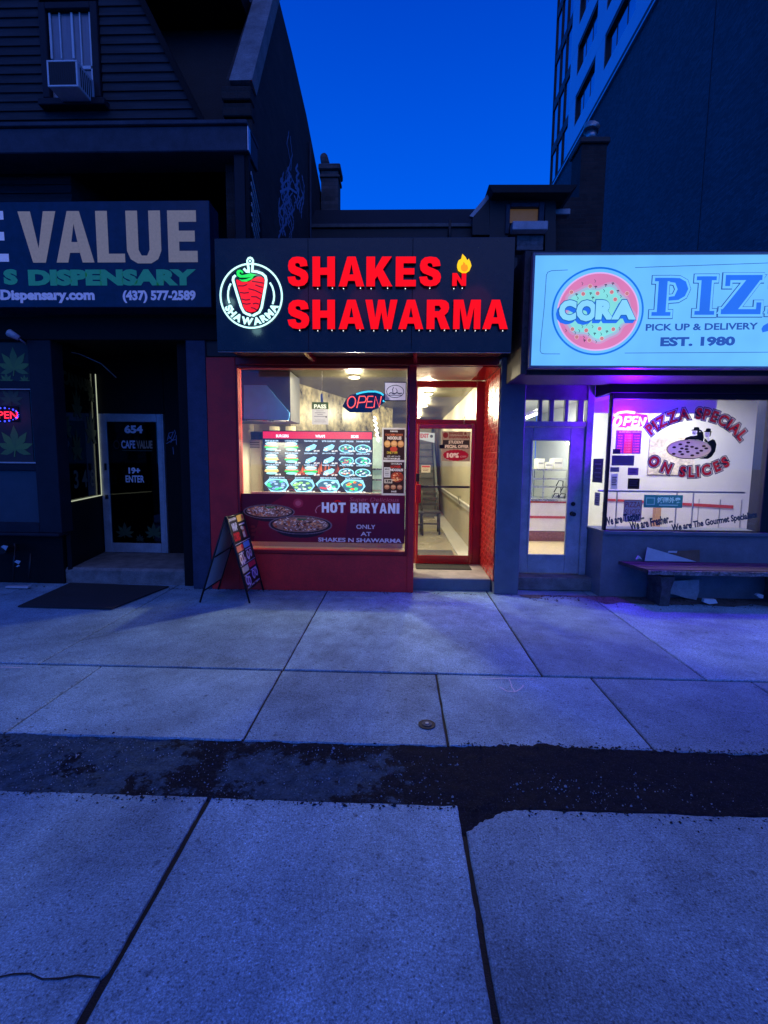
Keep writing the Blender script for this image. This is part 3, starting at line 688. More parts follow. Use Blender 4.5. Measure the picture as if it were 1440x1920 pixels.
# interior shell
inn = MB(); inn.box(-2.30, 1.20, .26, 9.6, .02, .148, 0); inn.build('shop_floor', M_TILE, shop)
box('ceiling', M_TIN, shop, -2.30, 1.20, .26, 9.6, 2.76, 2.775, 0)
box('side_wall', M_CREAM, shop, 1.16, 1.20, 1.09, 9.6, .15, 2.758, 0)
box('side_wall', M_CREAM, shop, -2.30, -2.26, .26, 9.6, .15, 2.758, 0)
box('back_wall', M_CREAM, shop, -2.26, 1.16, 9.5, 9.6, .15, 2.758, 0)
box('floor_ledge', M_WHITEWALL, shop, .90, 1.158, 1.10, 9.4, .15, .185, .005)
box('chair_rail', M_WHITEP, shop, 1.125, 1.158, 1.12, 9.4, .78, .87, .012)
box('rail_lip', M_WHITEP, shop, 1.105, 1.157, 1.12, 9.4, .872, .89, .008)
# partition between window display and passage, header, back of window ledge
box('window_ledge', M_CREAM, shop, -1.92, .07, .12, .50, .30, .46, .006)
box('display_back', M_CREAM, shop, -1.955, .05, .50, .54, .15, 1.18, .004)
box('kitchen_wall', M_CREAM, shop, -2.258, -1.66, 1.70, 1.76, .15, 2.755, .004)
MB().prism([(-1.66, 1.45, 1.9), (-1.66, 1.45, 2.755), (-1.40, 2.3, 2.755), (-1.10, 3.3, 2.755), (-1.10, 3.3, 1.35), (-1.40, 2.3, 1.7)], (.03, 0, 0)).build('marble_panel', M_MARBLE, shop)
MB().prism([(-1.10, 3.3, .9), (-.2, 5.2, .9), (-.2, 5.2, 2.755), (-1.10, 3.3, 2.755)], (.02, -.03, 0)).build('marble_panel', M_MARBLE, shop)
box('counter', M_COUNTER, shop, -.62, .02, 2.2, 2.9, .15, 1.02, .01)
# ceiling downlights
def downlight(px, py, label, pw, y=None):
    d = ray(px, py); t = (2.755 - CAM.z) / d.z; p = CAM + d * t
    if y: p = Vector((CAM.x + d.x * (y - CAM.y) / d.y, y, 2.755))
    o = thing('ceiling_light', label, 'ceiling light', (p.x, p.y, 2.755), 'round lamps on the takeaway ceiling')
    MB().disc((p.x, p.y, 2.735), .085, .019, 20).build('rim', M_STEEL, o); MB().disc((p.x, p.y, 2.722), .07, .012, 20).build('bulb_face', E_WARM, o)
    lamp('glow', 'POINT', (p.x, p.y, 2.62), pw, (1.0, .85, .52), o, .08)
    if y == 1.0 or y == 2.6:      # spot added at the lamp, aimed out to brighten the pavement
        aim = Vector((-1.2, -.9, 0)) if y == 1.0 else Vector((.9, -1.6, 0)); sp_ = lamp('beam', 'SPOT', (p.x, p.y, 2.60), 105 if y == 1.0 else 90, (1.0, .88, .64), o)
        sp_.data.spot_size = R_(150 if y == 1.0 else 90); sp_.data.spot_blend = .35; sp_.data.shadow_soft_size = .05
        sp_.rotation_euler = (aim - Vector((p.x, p.y, 2.6))).to_track_quat('-Z', 'Y').to_euler()
    return o
downlight(664, 706, 'glaring round ceiling lamp just behind the top of the takeaway window', 80, 1.0)
downlight(803, 743, 'nearest round ceiling lamp seen through the glass over the takeaway door', 90, 2.6)
downlight(795, 766, 'middle round ceiling lamp seen through the glass over the takeaway door', 80, 4.4)
downlight(783, 786, 'farthest round ceiling lamp, at the left corner of the glass over the door', 60, 7.0)
lamp('window_tube', 'AREA', (-1.1, .75, 2.70), 22, (1.0, .86, .54), shop, .5)
lamp('kitchen_tube', 'AREA', (-1.75, 1.2, 1.85), 16, (1.0, .93, .66), shop, .3)
# stainless hood and the duct above it
hd = thing('range_hood', 'slanted grey kitchen hood under a dark duct in the upper left of the takeaway window', 'hood', (-1.7, .6, 1.9))
yy = .62
pts = [PY(457, 722, yy), PY(499, 722, yy), PY(543, 774, yy), PY(541, 788, yy), PY(457, 785, yy)]
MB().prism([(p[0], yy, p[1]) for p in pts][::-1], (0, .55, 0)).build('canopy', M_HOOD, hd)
a0 = PY(443, 690, yy); a1 = PY(543, 690, yy); a2 = PY(543, 797, yy)
box('duct', M_DUCT, hd, -2.255, a1[0], yy + .03, yy + .62, PY(500, 790, yy)[1] + .01, 2.75, .004)
e_ = MB().tube([(PY(459, 788, yy)[0], yy - .005, PY(459, 788, yy)[1]), (PY(541, 790, yy)[0], yy - .005, PY(541, 790, yy)[1])], .008).build('rim', M_STEEL, hd)
# fridge, pots
fd = thing('fridge_cabinet', 'cream upright fridge cabinet left of the menu screen', 'cabinet', (-2.2, 1.5, .15))
x0, x1, z0, z1 = B(466, 824, 491, 930, 1.5); box('cabinet_body', mat('cream_enamel', (.66, .64, .50), .4, var=.1), fd, x0, x1, 1.5, 1.69, .15, z1, .01)
for k in range(3): box('vent_slat', M_BLACKM, fd, x0 + .03, x1 - .03, 1.49, 1.498, z1 - .05 - .035 * k, z1 - .04 - .035 * k, .001)
pt = thing('stock_pot', 'dark pot standing on top of the cream fridge cabinet', 'pot', (x0 + .1, 1.58, z1))
MB().disc((x0 + .11, 1.58, z1 + .002), .085, .10, 20).build('pot_body', M_BLACKM, pt); MB().disc((x0 + .11, 1.58, z1 + .103), .09, .012, 20).build('lid', M_BLACKM, pt)
x0, x1, z0, z1 = B(505, 798, 540, 818, 1.3)
for k, (pxa, lab) in enumerate(((515, 'pale round lampshade glowing beneath the kitchen hood, left one'), (545, 'pale round lampshade glowing beneath the kitchen hood, right one'))):
    q = PY(pxa, 806, 1.5); o = MB().disc((q[0], 1.5, q[1] - .05), .075, .10, 20).build('heat_lamp', mat('glowing_shade', (.8, .75, .5), .4, emit=(1, .8, .4), strength=.5)); tag(o, lab, 'lamp', 'heat lamps under the hood')
# display fridge with greenish light right of screen
x0, x1, z0, z1 = B(697, 790, 765, 935, 2.0)
dc = thing('display_fridge', 'glass display fridge glowing pale green behind the menu screen', 'display fridge', (x0, 2.0, .15))
MB().box(x0, x1, 2.0, 2.12, z0 - .5, z1 - .25, .01).build('case', mat('pale_green_lit_case', (.5, .65, .6), .3, emit=(.45, .75, .62), strength=.35, var=.3, scale=6), dc)
for k in range(3): box('shelf', M_STEEL, dc, x0, x1, 1.93, 1.995, z0 + .12 + .17 * k, z0 + .145 + .17 * k, .002)
gl_ = MB()
for k in range(16):
    px = 702 + 8 * k / 16 + 2 * math.sin(k * 2.1); py = 782 + 48 * k / 16; q = PY(px, py, .7); gl_.disc((q[0], .7, q[1]), .011, .006, 8, 'y')
tag(gl_.build('fairy_lights', E_COOL), 'string of tiny white lights hanging right of the menu screen', 'fairy lights')
# menu screen ------------------------------------------------------
tv = thing('menu_screen', 'wide lit menu screen of burgers wraps and bowls in the takeaway window', 'menu screen', (-1.3, 1.35, 1.2))
x0, x1, z0, z1 = B(494, 809, 697, 930, 1.35)
box('casing', M_BLACKM, tv, x0 - .01, x1 + .01, 1.353, 1.42, z0 - .01, z1 + .01, .006)
A = Art.on(494, 809, 697, 930, 1.35, (60, 95, 1035, 672), .0004)     # units of a 4.8x enlargement
DK = S(10, 16, 34)
A.rect(60, 95, 1035, 672, DK); A.rect(60, 98, 1035, 160, S(190, 22, 62))
for t, a, b in (('BURGERS', 178, 292), ('WRAPS', 530, 618), ('SIDES', 848, 916)): A.text(t, a, 124, b, 150, S(225, 235, 255), .03)
fr_ = random.Random(21)
for k in range(70):          # flames and embers
    u = 350 + fr_.random() * 460; v = 490 - fr_.random() * 40; hh_ = (30 + fr_.random() * 90) * (1 - abs(u - 580) / 420)
    A.poly([(u - 9, v), (u - 7, v - hh_ * .4), (u + 2, v - hh_), (u + 4, v - hh_ * .5), (u + 10, v)], fr_.choice([S(120, 44, 46), S(165, 66, 48), S(84, 34, 48), S(205, 98, 60)]))
for k in range(40):
    u = 70 + fr_.random() * 900; v = 500 + fr_.random() * 160; L_ = 30 + fr_.random() * 70
    A.stroke([(u, v), (u + L_ * .5, v - 6 - fr_.random() * 10), (u + L_, v + fr_.random() * 16 - 4)], 3 + fr_.random() * 5, fr_.choice([S(70, 40, 58), S(105, 48, 60), S(52, 40, 66)]))
names = [['BEEF BURGER', 'CHICKEN BURGER', 'TRADITIONAL WRAP', 'BUTTER CHICKEN WRAP', 'CRISPY CHICKEN', 'SHAWARMA POUTINE'],
         ['CHICKEN STACK', 'BIG BURGER', 'SHAWARMA WRAP', 'JERK CHICKEN WRAP', 'RICE AND CHICKEN', 'GREEK SALAD'],
         ['FISH BURGER', 'DOUBLE CHEESE', 'PANEER BURGER', 'FALAFEL WRAP', 'POUTINE', 'GARDEN SALAD']]
cxs = [138, 315, 487, 648, 808, 955]; rys = [182, 291, 396]
CY_ = S(140, 215, 245); LG = S(60, 210, 140); PK = S(232, 170, 150)
rnd = random.Random(3)
def burger(u, v, s=1.0, green=True):
    A.ell(u, v - 26 * s, 48 * s, 16 * s, S(150, 215, 230)); A.ell(u, v - 32 * s, 38 * s, 9 * s, S(205, 235, 235))
    A.rect(u - 52 * s, v - 14 * s, u + 52 * s, v - 4 * s, S(230, 140, 110) if rnd.random() < .5 else S(240, 225, 160))
    A.poly([(u - 62 * s, v), (u - 40 * s, v - 8 * s), (u, v - 3 * s), (u + 40 * s, v - 8 * s), (u + 62 * s, v), (u + 40 * s, v + 12 * s), (u - 40 * s, v + 12 * s)], S(20, 190, 90) if green else S(235, 185, 110))
    A.ell(u, v + 18 * s, 46 * s, 10 * s, S(150, 220, 225))
def plate(u, v, rx, ry, cols, sq=False):
    if sq: A.poly([(u - rx, v - ry * .3), (u - rx * .6, v - ry), (u + rx * .8, v - ry * .9), (u + rx, v), (u + rx * .6, v + ry), (u - rx * .5, v + ry * .9)], CY_)
    else: A.ell(u, v, rx, ry, CY_)
    A.ell(u, v, rx * .84, ry * .8, S(50, 95, 120))
    for k in range(16):
        a = rnd.random() * 6.28; r = rnd.random() ** .5 * .68; A.ell(u + rx * r * math.cos(a), v + ry * r * math.sin(a), rx * .17, ry * .15, rnd.choice(cols), 7)
for r in range(3):
    for c in range(6):
        u, v = cxs[c], rys[r]
        A.text(names[r][c], u - 58, v - 8, u + 62, v + 5, S(190, 225, 255), .02)
        vv = v + 62
        if c < 2 or (r == 2 and c == 2): burger(u - (0 if c else 4), vv - 8, 1.12, c > 0 or r == 0)
        elif c == 2 or c == 3:
            A.poly([(u - 50, vv + 22), (u - 40, vv - 8), (u + 30, vv - 38), (u + 55, vv - 26), (u + 40, vv + 4), (u - 20, vv + 28)], CY_)
            A.poly([(u - 46, vv + 20), (u - 36, vv - 2), (u - 4, vv - 8), (u - 8, vv + 18)], S(215, 235, 240))
            for k in range(6): A.ell(u - 34 + k * 7, vv + 2 + (k % 3) * 6, 6, 5, rnd.choice([PK, LG, S(200, 120, 100)]), 7)
        else: plate(u, vv, 70, 37, [S(225, 235, 240), LG, S(230, 120, 70), S(60, 90, 120)] if c == 4 else [S(225, 240, 245), S(40, 60, 80), LG], r == 1 and c == 4)
        A.text(rnd.choice(['$7.99', '$8.99', '$9.49', '$6.99']), u + 28, vv + 16, u + 80, vv + 32, WHITE, .03)
for k, (u, nm) in enumerate(((178, 'CHICKEN BOWL'), (412, 'SHAWARMA BOWL'), (642, 'BEEF RICE BOWL'), (868, 'BUTTER CHICKEN BOWL'))):
    A.text(nm, u - 68, 502, u + 76, 516, S(190, 225, 255), .02)
    plate(u, 580, 112, 62, [[S(120, 160, 230), LG, S(160, 190, 240)], [S(200, 230, 230), S(90, 110, 150), S(150, 220, 120)], [S(200, 60, 80), S(190, 225, 240), LG], [S(245, 120, 50), S(240, 150, 90), LG]][k], True)
    A.text('$14.99', u + 50, 626, u + 112, 642, WHITE, .03)
A.build('menu_picture', artmat('bright_screen', lit=2.1), tv)
# window graphics -----------------------------------------------------
YW = .030
bn = Art.on(447, 927, 759, 1017, YW, (35, 50, 1350, 412), .0005)     # units of a 4.235x enlargement
MAR = (.17, .006, .025)
MAR2 = (.08, .005, .02); MAR3 = (.12, .006, .03)
bn.poly([(35, 50), (420, 50), (220, 170), (150, 412), (35, 412)], MAR2); bn.poly([(420, 50), (1350, 50), (1350, 150), (900, 180), (880, 412), (150, 412), (220, 170)], MAR); bn.poly([(900, 180), (1350, 150), (1350, 412), (880, 412)], MAR3)
bn.ell(512, 118, 40, 34, S(150, 40, 70)); bn.ell(512, 118, 24, 20, S(175, 80, 105))
def bowl(u, v, rx, ry, seed):
    r = random.Random(seed)
    bn.ell(u, v + ry * .38, rx * .80, ry * .98, S(36, 22, 38), 28); bn.ell(u, v, rx, ry, S(122, 100, 112), 32); bn.ell(u, v, rx * .95, ry * .9, S(40, 26, 36), 32); bn.ell(u, v - 3, rx * .88, ry * .8, S(150, 108, 96), 28)
    for k in range(150):
        a = r.random() * 6.28; q = r.random() ** .5 * .84; L = rx * .05
        uu, ww = u + rx * q * math.cos(a), v - 5 + ry * q * .85 * math.sin(a); an = r.random() * 3.1
        if k % 5 < 3: bn.poly([(uu - L * math.cos(an), ww - L * .5 * math.sin(an)), (uu, ww - 4), (uu + L * math.cos(an), ww + L * .5 * math.sin(an)), (uu, ww + 4)], r.choice([S(250, 236, 226), S(232, 214, 200), S(200, 176, 170)]))
        else: bn.ell(uu, ww, L * .9, L * .6, r.choice([S(150, 70, 44), S(196, 110, 72), S(226, 160, 110), S(90, 44, 36)]), 7)
    for k in range(5): bn.ell(u - 20 + k * 14, v - ry * .62 + (k % 2) * 5, 12, 5, S(60, 110, 60), 8)
bowl(280, 185, 205, 55, 5); bowl(528, 282, 253, 72, 9)
for k in range(7): bn.ell(150 + 28 * (k % 3), 300 + 20 * k % 90, 18, 12, S(110, 34, 44), 10)
bn.text('Super Delicious', 918, 68, 1302, 108, S(178, 96, 110), .0, slant=.25)
bn.blocks('HOT BIRYANI', 697, 110, 1306, 186, S(230, 236, 252))
bn.text('ONLY', 970, 272, 1122, 306, S(215, 205, 220), .02); bn.text('AT', 1005, 328, 1088, 357, S(215, 205, 220), .02); bn.text('SHAKES N SHAWARMA', 668, 374, 1326, 406, S(222, 212, 225), .03)
bn.stroke([(655, 190), (648, 170), (662, 145), (690, 130)], 7, S(190, 130, 140)); bn.stroke([(800, 104), (820, 94), (850, 102)], 9, S(230, 20, 30))
bn.flatten(35, 50, 1350, 412, 460, 128)
bnr = tag(bn.build('window_banner', VINYL2), 'maroon HOT BIRYANI banner with two rice bowls across the takeaway window', 'banner')
ps = Art.on(715, 802, 761, 930, YW, (715, 802, 761, 930), .0005)
ps.rect(716, 802, 760, 929, S(200, 200, 205))
for (a, b, c, d, s1) in ((719, 805, 758, 862, 1), (719, 866, 758, 925, 2)):
    ps.rect(a, b, c, d, S(56, 36, 30))
    if s1 == 1:
        ps.text('SHAKES', a + 12, b + 2, a + 26, b + 5, WHITE, .02); ps.text('CHICKEN LOVER', a + 3, b + 8, c - 3, b + 12, S(205, 110, 70), .03); ps.text('NOODLES', a + 7, b + 13, c - 6, b + 19, S(235, 225, 215), .05)
        for k in range(3): ps.ell(a + 7 + k * 12.5, b + 27, 6, 6.5, S(205, 150, 90)); ps.ell(a + 7 + k * 12.5, b + 26, 4.5, 3.5, S(225, 180, 120))
        ps.ell(a + 19, b + 37, 7, 5, S(190, 70, 50)); ps.text('ONLY 9.99', a + 6, b + 41, a + 26, b + 46, S(210, 190, 60), .03); ps.text('ADD ANY SAUCE', a + 6, b + 49, c - 8, b + 51.5, WHITE, .0); ps.text('TASTY NOODLES', a + 1, b + 53, c - 8, b + 56, WHITE, .03)
    else:
        ps.text('CHICKEN', a + 14, b + 1.5, c - 5, b + 4.5, WHITE, .02); ps.text('LOVER', a + 14, b + 6, c - 6, b + 11, S(200, 60, 50), .03); ps.text('NOODLES', a + 13, b + 12, c - 2, b + 17, WHITE, .05)
        ps.rect(a + 1, b + 10, a + 13, b + 29, S(200, 200, 205)); ps.text('MENU', a + 3, b + 12, a + 11, b + 15, BLACK, .02)
        for k in range(3): ps.rect(a + 3, b + 18 + 3 * k, a + 10, b + 19 + 3 * k, S(90, 90, 100))
        ps.ell(a + 26, b + 28, 12, 10, S(150, 60, 40))
        rq = random.Random(4)
        for k in range(22): ps.ell(a + 26 + rq.uniform(-9, 9), b + 28 + rq.uniform(-7, 7), 2, 1.5, rq.choice([S(225, 150, 90), S(200, 90, 50), S(240, 200, 150)]), 7)
        ps.rect(a + 2, b + 32, a + 17, b + 40, S(190, 180, 165)); ps.text('9.99', a + 4, b + 33.5, a + 15, b + 38.5, BLACK, .05)
        for k in range(3): ps.ell(a + 7 + k * 12, b + 47, 5, 4.5, S(175, 120, 90)); ps.ell(a + 7 + k * 12, b + 46, 3.5, 2, S(205, 170, 130))
        ps.text('SHAKES', a + 15, b + 54, a + 25, b + 57, WHITE, .02)
ps.flatten(716, 802, 760, 929, 110, 320)
tag(ps.build('food_poster', PAPER), 'pair of dark noodle posters stacked on one white sheet beside the menu screen', 'poster')
pn = Art.on(585, 753, 617, 797, YW); pn.rect(585, 754, 616, 796, S(190, 190, 200)); pn.rect(585, 754, 616, 767, S(60, 78, 62)); pn.text('PASS', 589, 758, 612, 766, S(225, 235, 225), .04)
for k, w in enumerate((14, 20, 10, 22, 0, 18, 22)): pn.rect(600 - w / 2, 770 + 3.4 * k, 600 + w / 2, 771 + 3.4 * k, S(120, 120, 140))
pn.rect(610, 780, 613, 783, S(60, 60, 70)); pn.flatten(585, 754, 616, 796, 80, 100)
tag(pn.build('inspection_notice', PAPER), 'small white and green PASS notice hanging in the takeaway window', 'notice')
q0 = PY(603, 754, .04); q1 = PY(603, 738, .04); q2 = PY(604, 696, .04)
hk = MB().tube([(q0[0], .045, q0[1]), (q2[0], .045, q2[1])], .002, 5); hk.box(q1[0] - .012, q1[0] + .014, .04, .048, q0[1], q1[1] , .003)
tag(hk.build('hanging_cord', M_WHITEP), 'thin cord with a white clip holding the PASS notice', 'cord')
hp = Art.on(720, 715, 763, 753, YW); hp.rect(720.5, 716, 762, 752, S(35, 40, 75)); hp.rect(722, 718, 760.5, 750, (.36, .38, .66)); hp.ring(741, 734, 16, 11.5, 1.3, S(35, 40, 85))
hp.stroke([(729, 739), (733, 736), (737, 738), (736, 730), (738, 726)], 1.5, S(35, 40, 85)); hp.stroke([(739, 739), (744, 736), (748, 738), (754, 737)], 2, S(35, 40, 85)); hp.stroke([(742, 728), (745, 733), (743, 738)], 1.2, S(35, 40, 85)); hp.ell(738, 738, 3, 1.4, S(35, 40, 85), 8); hp.stroke([(729, 741), (754, 741)], 1, S(35, 40, 85))
hp.flatten(720.5, 716, 762, 752, 90, 80)
tag(hp.build('halal_sticker', PAPER), 'lavender square sticker with a dark oval emblem in the top right of the takeaway window', 'sticker')
# neon OPEN -----------------------------------------------------------
op = thing('open_sign', 'oval OPEN sign with red tube letters under a blue arc in the takeaway window', 'open sign', PY(682, 754, .08)[:1] + (.08, PY(682, 754, .08)[1]))
xx = lambda px, py, y=.09: (PY(px, py, y)[0], y, PY(px, py, y)[1])
bp_ = [(642, 762), (648, 750), (656, 741), (676, 734), (700, 731), (718, 737), (724, 745), (722, 754), (712, 761), (711, 765), (699, 769), (697, 773), (656, 773), (652, 770)]
MB().prism([xx(*p, .095) for p in bp_][::-1], (0, .02, 0)).build('backing', M_BLACKM, op)
E_NR = emitter('red_neon', (1.0, .09, .05), 2.2); E_NB = emitter('blue_neon', (.05, .62, 1.0), 1.5)
def tubes(strokes, y, r, m, name, parent):
    t = MB()
    for s_ in strokes: t.tube([xx(p[0], p[1], y) for p in s_], r, 6)
    return t.build(name, m, parent)
O_ = [(659 + 7.5 * math.cos(a) - 2.0 * math.sin(a) * .6, 754 + 10.5 * math.sin(a)) for a in [k * 2 * math.pi / 20 for k in range(21)]]
tubes([O_], .085, .0065, E_NR, 'letter', op)
tubes([[(669, 765), (674, 743), (684, 743), (687, 748), (684, 754), (672, 755)]], .085, .0065, E_NR, 'letter', op)
tubes([[(700, 743), (690, 743), (686, 764), (699, 764)], [(688, 753), (698, 753)]], .085, .0065, E_NR, 'letter', op)
tubes([[(701, 764), (704, 743), (711, 764), (715, 743)]], .085, .0065, E_NR, 'letter', op)
tubes([[(668, 739), (678, 736), (690, 734), (704, 734), (714, 737), (719, 741)], [(718, 751), (721, 753)]], .085, .011, E_NB, 'arc', op)
# big sign ------------------------------------------------------------
sg = thing('shop_sign', 'long black fascia sign with glowing red SHAKES N SHAWARMA letters', 'shop sign', (-.4, -.7, 2.7))
SX0, SX1, SZ0, SZ1 = -1.898, 1.109, 2.708, 3.806
seams = [SX0, -.95, .1, SX1]
for i in range(3): MB().box(seams[i] + .0004, seams[i + 1] - .0004, -.70, -.685, SZ0, SZ1, .003).build('face_panel', M_SIGNFACE, sg)
box('sign_body', M_DARKPAINT, sg, SX0 + .003, SX1 - .003, -.684, .018, 2.80, SZ1 - .004, .003)
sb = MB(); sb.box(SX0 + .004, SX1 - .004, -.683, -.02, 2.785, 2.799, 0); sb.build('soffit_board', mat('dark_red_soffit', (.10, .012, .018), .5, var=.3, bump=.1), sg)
MB().box(SX0, SX1, -.683, -.66, 2.700, 2.784, .003).build('drip_rail', M_ALU, sg)
MB().box(SX0 + .004, SX1 - .004, -.045, -.003, 2.70, 2.784, .004).build('soffit_rail', M_RED, sg)
for pxb in (592, 780):
    xb = PY(pxb, 690, 0)[0]; MB().prism([(xb - .03, -.05, 2.72), (xb - .055, -.655, 2.735), (xb - .015, -.655, 2.735), (xb + .012, -.05, 2.72)], (0, 0, .05)).build('bracket', M_REDG, sg)
YS = -.745
def letter(ch, px0, py0, px1, py1, m=E_RED, dep=.045, y=YS, name='letter'):
    x0, x1, z0, z1 = B(px0, py0, px1, py1, y); bk = block(ch)
    if bk:
        f_ = MB(); s_ = MB()
        for pc in bk:
            q = [(x0 + u * (x1 - x0), z1 - v * (z1 - z0)) for u, v in pc]
            f_.add([(a[0], y, a[1]) for a in q], [tuple(range(len(q)))]); n = len(q)
            s_.add([(a[0], y + .001, a[1]) for a in q] + [(a[0], y + dep, a[1]) for a in q], [(i, (i + 1) % n, (i + 1) % n + n, i + n) for i in range(n)])
        s_.build('letter_return', mat('black_letter_return', (.02, .012, .014), .4), sg)
        return f_.build(name, m, sg)
    gv, gf = glyphs(ch, .105)
    a, b = min(v[0] for v in gv), max(v[0] for v in gv); c, d = min(v[1] for v in gv), max(v[1] for v in gv)
    vs = [(x0 + (v[0] - a) / (b - a) * (x1 - x0), z0 + (v[1] - c) / (d - c) * (z1 - z0)) for v in gv]
    ed = {}
    for f in gf:
        for i in range(len(f)):
            e = (f[i], f[(i + 1) % len(f)]); ed[e] = ed.get(e, 0) + 1
    bd = [e for e in ed if (e[1], e[0]) not in ed]; n = len(vs)
    o = MB().add([(v[0], y, v[1]) for v in vs], gf).build(name, m, sg)
    ret = MB().add([(v[0], y + .001, v[1]) for v in vs] + [(v[0], y + dep, v[1]) for v in vs], [(e[0], e[1], e[1] + n, e[0] + n) for e in bd])
    ret.build('letter_return', mat('black_letter_return', (.02, .012, .014), .4), o)
    return o
for ch, a, b in (('S', 539, 578), ('H', 586, 628), ('A', 635, 683), ('K', 687, 736), ('E', 742, 780), ('S', 786, 827)): letter(ch, a, 481, b, 537)
for ch, a, b in (('S', 539, 580), ('H', 586, 628), ('A', 635, 683), ('W', 685, 745), ('A', 747, 794), ('R', 800, 844), ('M', 850, 901), ('A', 905, 953)): letter(ch, a, 562, b, 617)
letter('N', 848, 512, 874, 536)
fy = [(858, 493), (860, 488), (865, 485), (867, 476), (873, 482), (876, 488), (879, 485), (882, 491), (884, 498), (881, 505), (875, 509), (867, 509), (860, 505), (858, 499)]
fl_ = MB().prism([xx(p[0], p[1], YS) for p in fy], (0, .04, 0)).build('flame', emitter('yellow_flame', (1.0, .62, .01), 1.15), sg)
MB().prism([xx(871 + (p[0] - 871) * .52, 500 + (p[1] - 493) * .55, YS - .004) for p in fy], (0, .003, 0)).build('flame_core', emitter('orange_flame', (1.0, .34, .01), 1.0), fl_)
ld = MB()
for xs, py in (((433, 518, 584, 634, 710, 758, 832, 912, 1022, 1130, 1168), 540.5), ((437, 518, 582, 633, 708, 770, 832, 897, 974, 1024, 1088, 1140, 1180, 1226, 1274, 1350), 619.5)):
    for k, u in enumerate(xs): q = PY(380 + u / 2.4, py + (k % 2) * .8, -.72); ld.disc((q[0], -.72, q[1]), .0052, .004, 8, 'y')
ld.build('led_drain', emitter('led_leak', (.85, .9, 1.0), 1.6), sg)['kind'] = 'stuff'
# round emblem
em = lambda u, v, y=-.735: xx(400 + u / 10.286, 470 + v / 10.286, y)
EA = Art.on(400, 470, 540, 630, -.712, (0, 0, 1440, 1646), .0010)
TE = S(205, 255, 255); TE = (TE[0] * 1.1, 1.25, 1.25)
EA.ring(730, 868, 592, 618, 34, TE, n=72)
for s_ in ([(598, 340), (650, 395), (692, 398), (690, 330), (678, 250), (676, 190), (695, 152), (725, 140), (755, 152), (774, 190), (772, 260), (764, 330), (762, 392), (850, 402), (950, 436), (1012, 492), (1026, 560), (1018, 640), (985, 810), (930, 1090), (885, 1180), (830, 1212), (772, 1240), (768, 1266)],
           [(440, 470), (398, 510), (388, 560), (408, 640), (466, 850), (536, 1085), (586, 1182), (640, 1215), (706, 1236), (714, 1262)]): EA.stroke(s_, 48, TE)
EA.ring(722, 200, 32, 32, 16, S(20, 50, 80)); EA.ell(722, 200, 22, 22, TE)
EA.stroke([(345, 628), (312, 690), (290, 780), (284, 860), (292, 940), (312, 1006)], 34, TE); EA.stroke([(1096, 610), (1140, 690), (1166, 780), (1174, 870), (1166, 950), (1142, 1026)], 34, TE)
EA.chars('SHAWARMA', 730, 868, 492, -62, 62, 128, TE, .06, True, 1.0)
EA.build('tube_outline', artmat('ice_neon', lit=1.3), sg)
EB = Art.on(400, 470, 540, 630, -.716, (0, 0, 1440, 1646), .0008)
RD = (1.1, .006, .010)
EB.poly([(445, 560), (470, 548), (560, 600), (700, 590), (770, 540), (850, 498), (930, 494), (985, 530), (992, 600), (966, 760), (908, 950), (866, 1100), (810, 1166), (720, 1186), (630, 1158), (578, 1086), (520, 850), (458, 630)], RD)
for s_ in ([(480, 672), (580, 674), (660, 646)], [(752, 584), (860, 600), (978, 622)], [(815, 654), (890, 684), (958, 702)], [(680, 728), (800, 756), (935, 822)], [(516, 800), (600, 812), (690, 800)], [(730, 880), (830, 884), (908, 932)], [(545, 925), (620, 946), (710, 936)], [(562, 1010), (640, 1026), (720, 1012)], [(760, 1022), (820, 1006), (880, 1026)], [(720, 1092), (780, 1104), (836, 1140)]): EB.stroke(s_, 22, S(70, 0, 12))
GR = (.02, .95, .12)
EB.poly([(455, 410), (476, 374), (528, 358), (578, 384), (592, 424), (560, 436), (545, 408), (520, 410), (514, 440), (560, 468), (650, 450), (724, 430), (845, 462), (760, 500), (640, 514), (520, 514), (466, 480)], GR)
EB.poly([(495, 540), (560, 556), (640, 545), (720, 512), (790, 494), (745, 548), (650, 590), (560, 588)], GR)
EB.build('emblem_face', artmat('emblem_light', lit=1.0), sg)
for k in range(3): lamp('emblem_glow', 'POINT', (xx(471, 500 + 55 * k, -.80)[0] + (-.28 if k == 1 else .0), -.79, xx(471, 500 + 55 * k, -.8)[2]), .45, (.5, 1, .95), sg, .05)
for k, a in enumerate((580, 680, 800, 900)): lamp('letter_glow', 'POINT', (xx(a, 550, -.8)[0], -.86, xx(a, 550, -.8)[2]), .9, (1, .05, .05), sg, .25)
# door poster and tag
dp = Art.on(827, 808, 883, 866, YD - .034 + .02, (827, 808, 883, 866), .0005)
dp.rect(828, 809, 882, 865, S(160, 140, 130)); dp.ell(835, 816, 5, 5.5, S(120, 40, 45)); dp.text('SHAKES &', 841, 810, 875, 815, S(110, 30, 35), .05); dp.text('SHAWARMA', 841, 816.5, 881, 822, S(120, 35, 40), .05)
dp.rect(830, 825, 880, 841, S(55, 45, 48)); dp.text('STUDENT', 841, 826, 869, 832, S(225, 205, 195), .05); dp.text('SPECIAL OFFER', 832, 834, 879, 840, S(225, 205, 195), .05)
dp.poly([(855 + (25 if k % 2 else 23) * math.cos(k * math.pi / 20), 853.5 + (11 if k % 2 else 9.8) * math.sin(k * math.pi / 20)) for k in range(40)], S(165, 22, 52)); dp.text('10%', 838, 849, 861, 858.5, S(235, 210, 210), .07); dp.text('OFF', 863, 854, 875, 858, S(210, 140, 150), .03)
dp.flatten(828, 809, 882, 865, 150, 150)
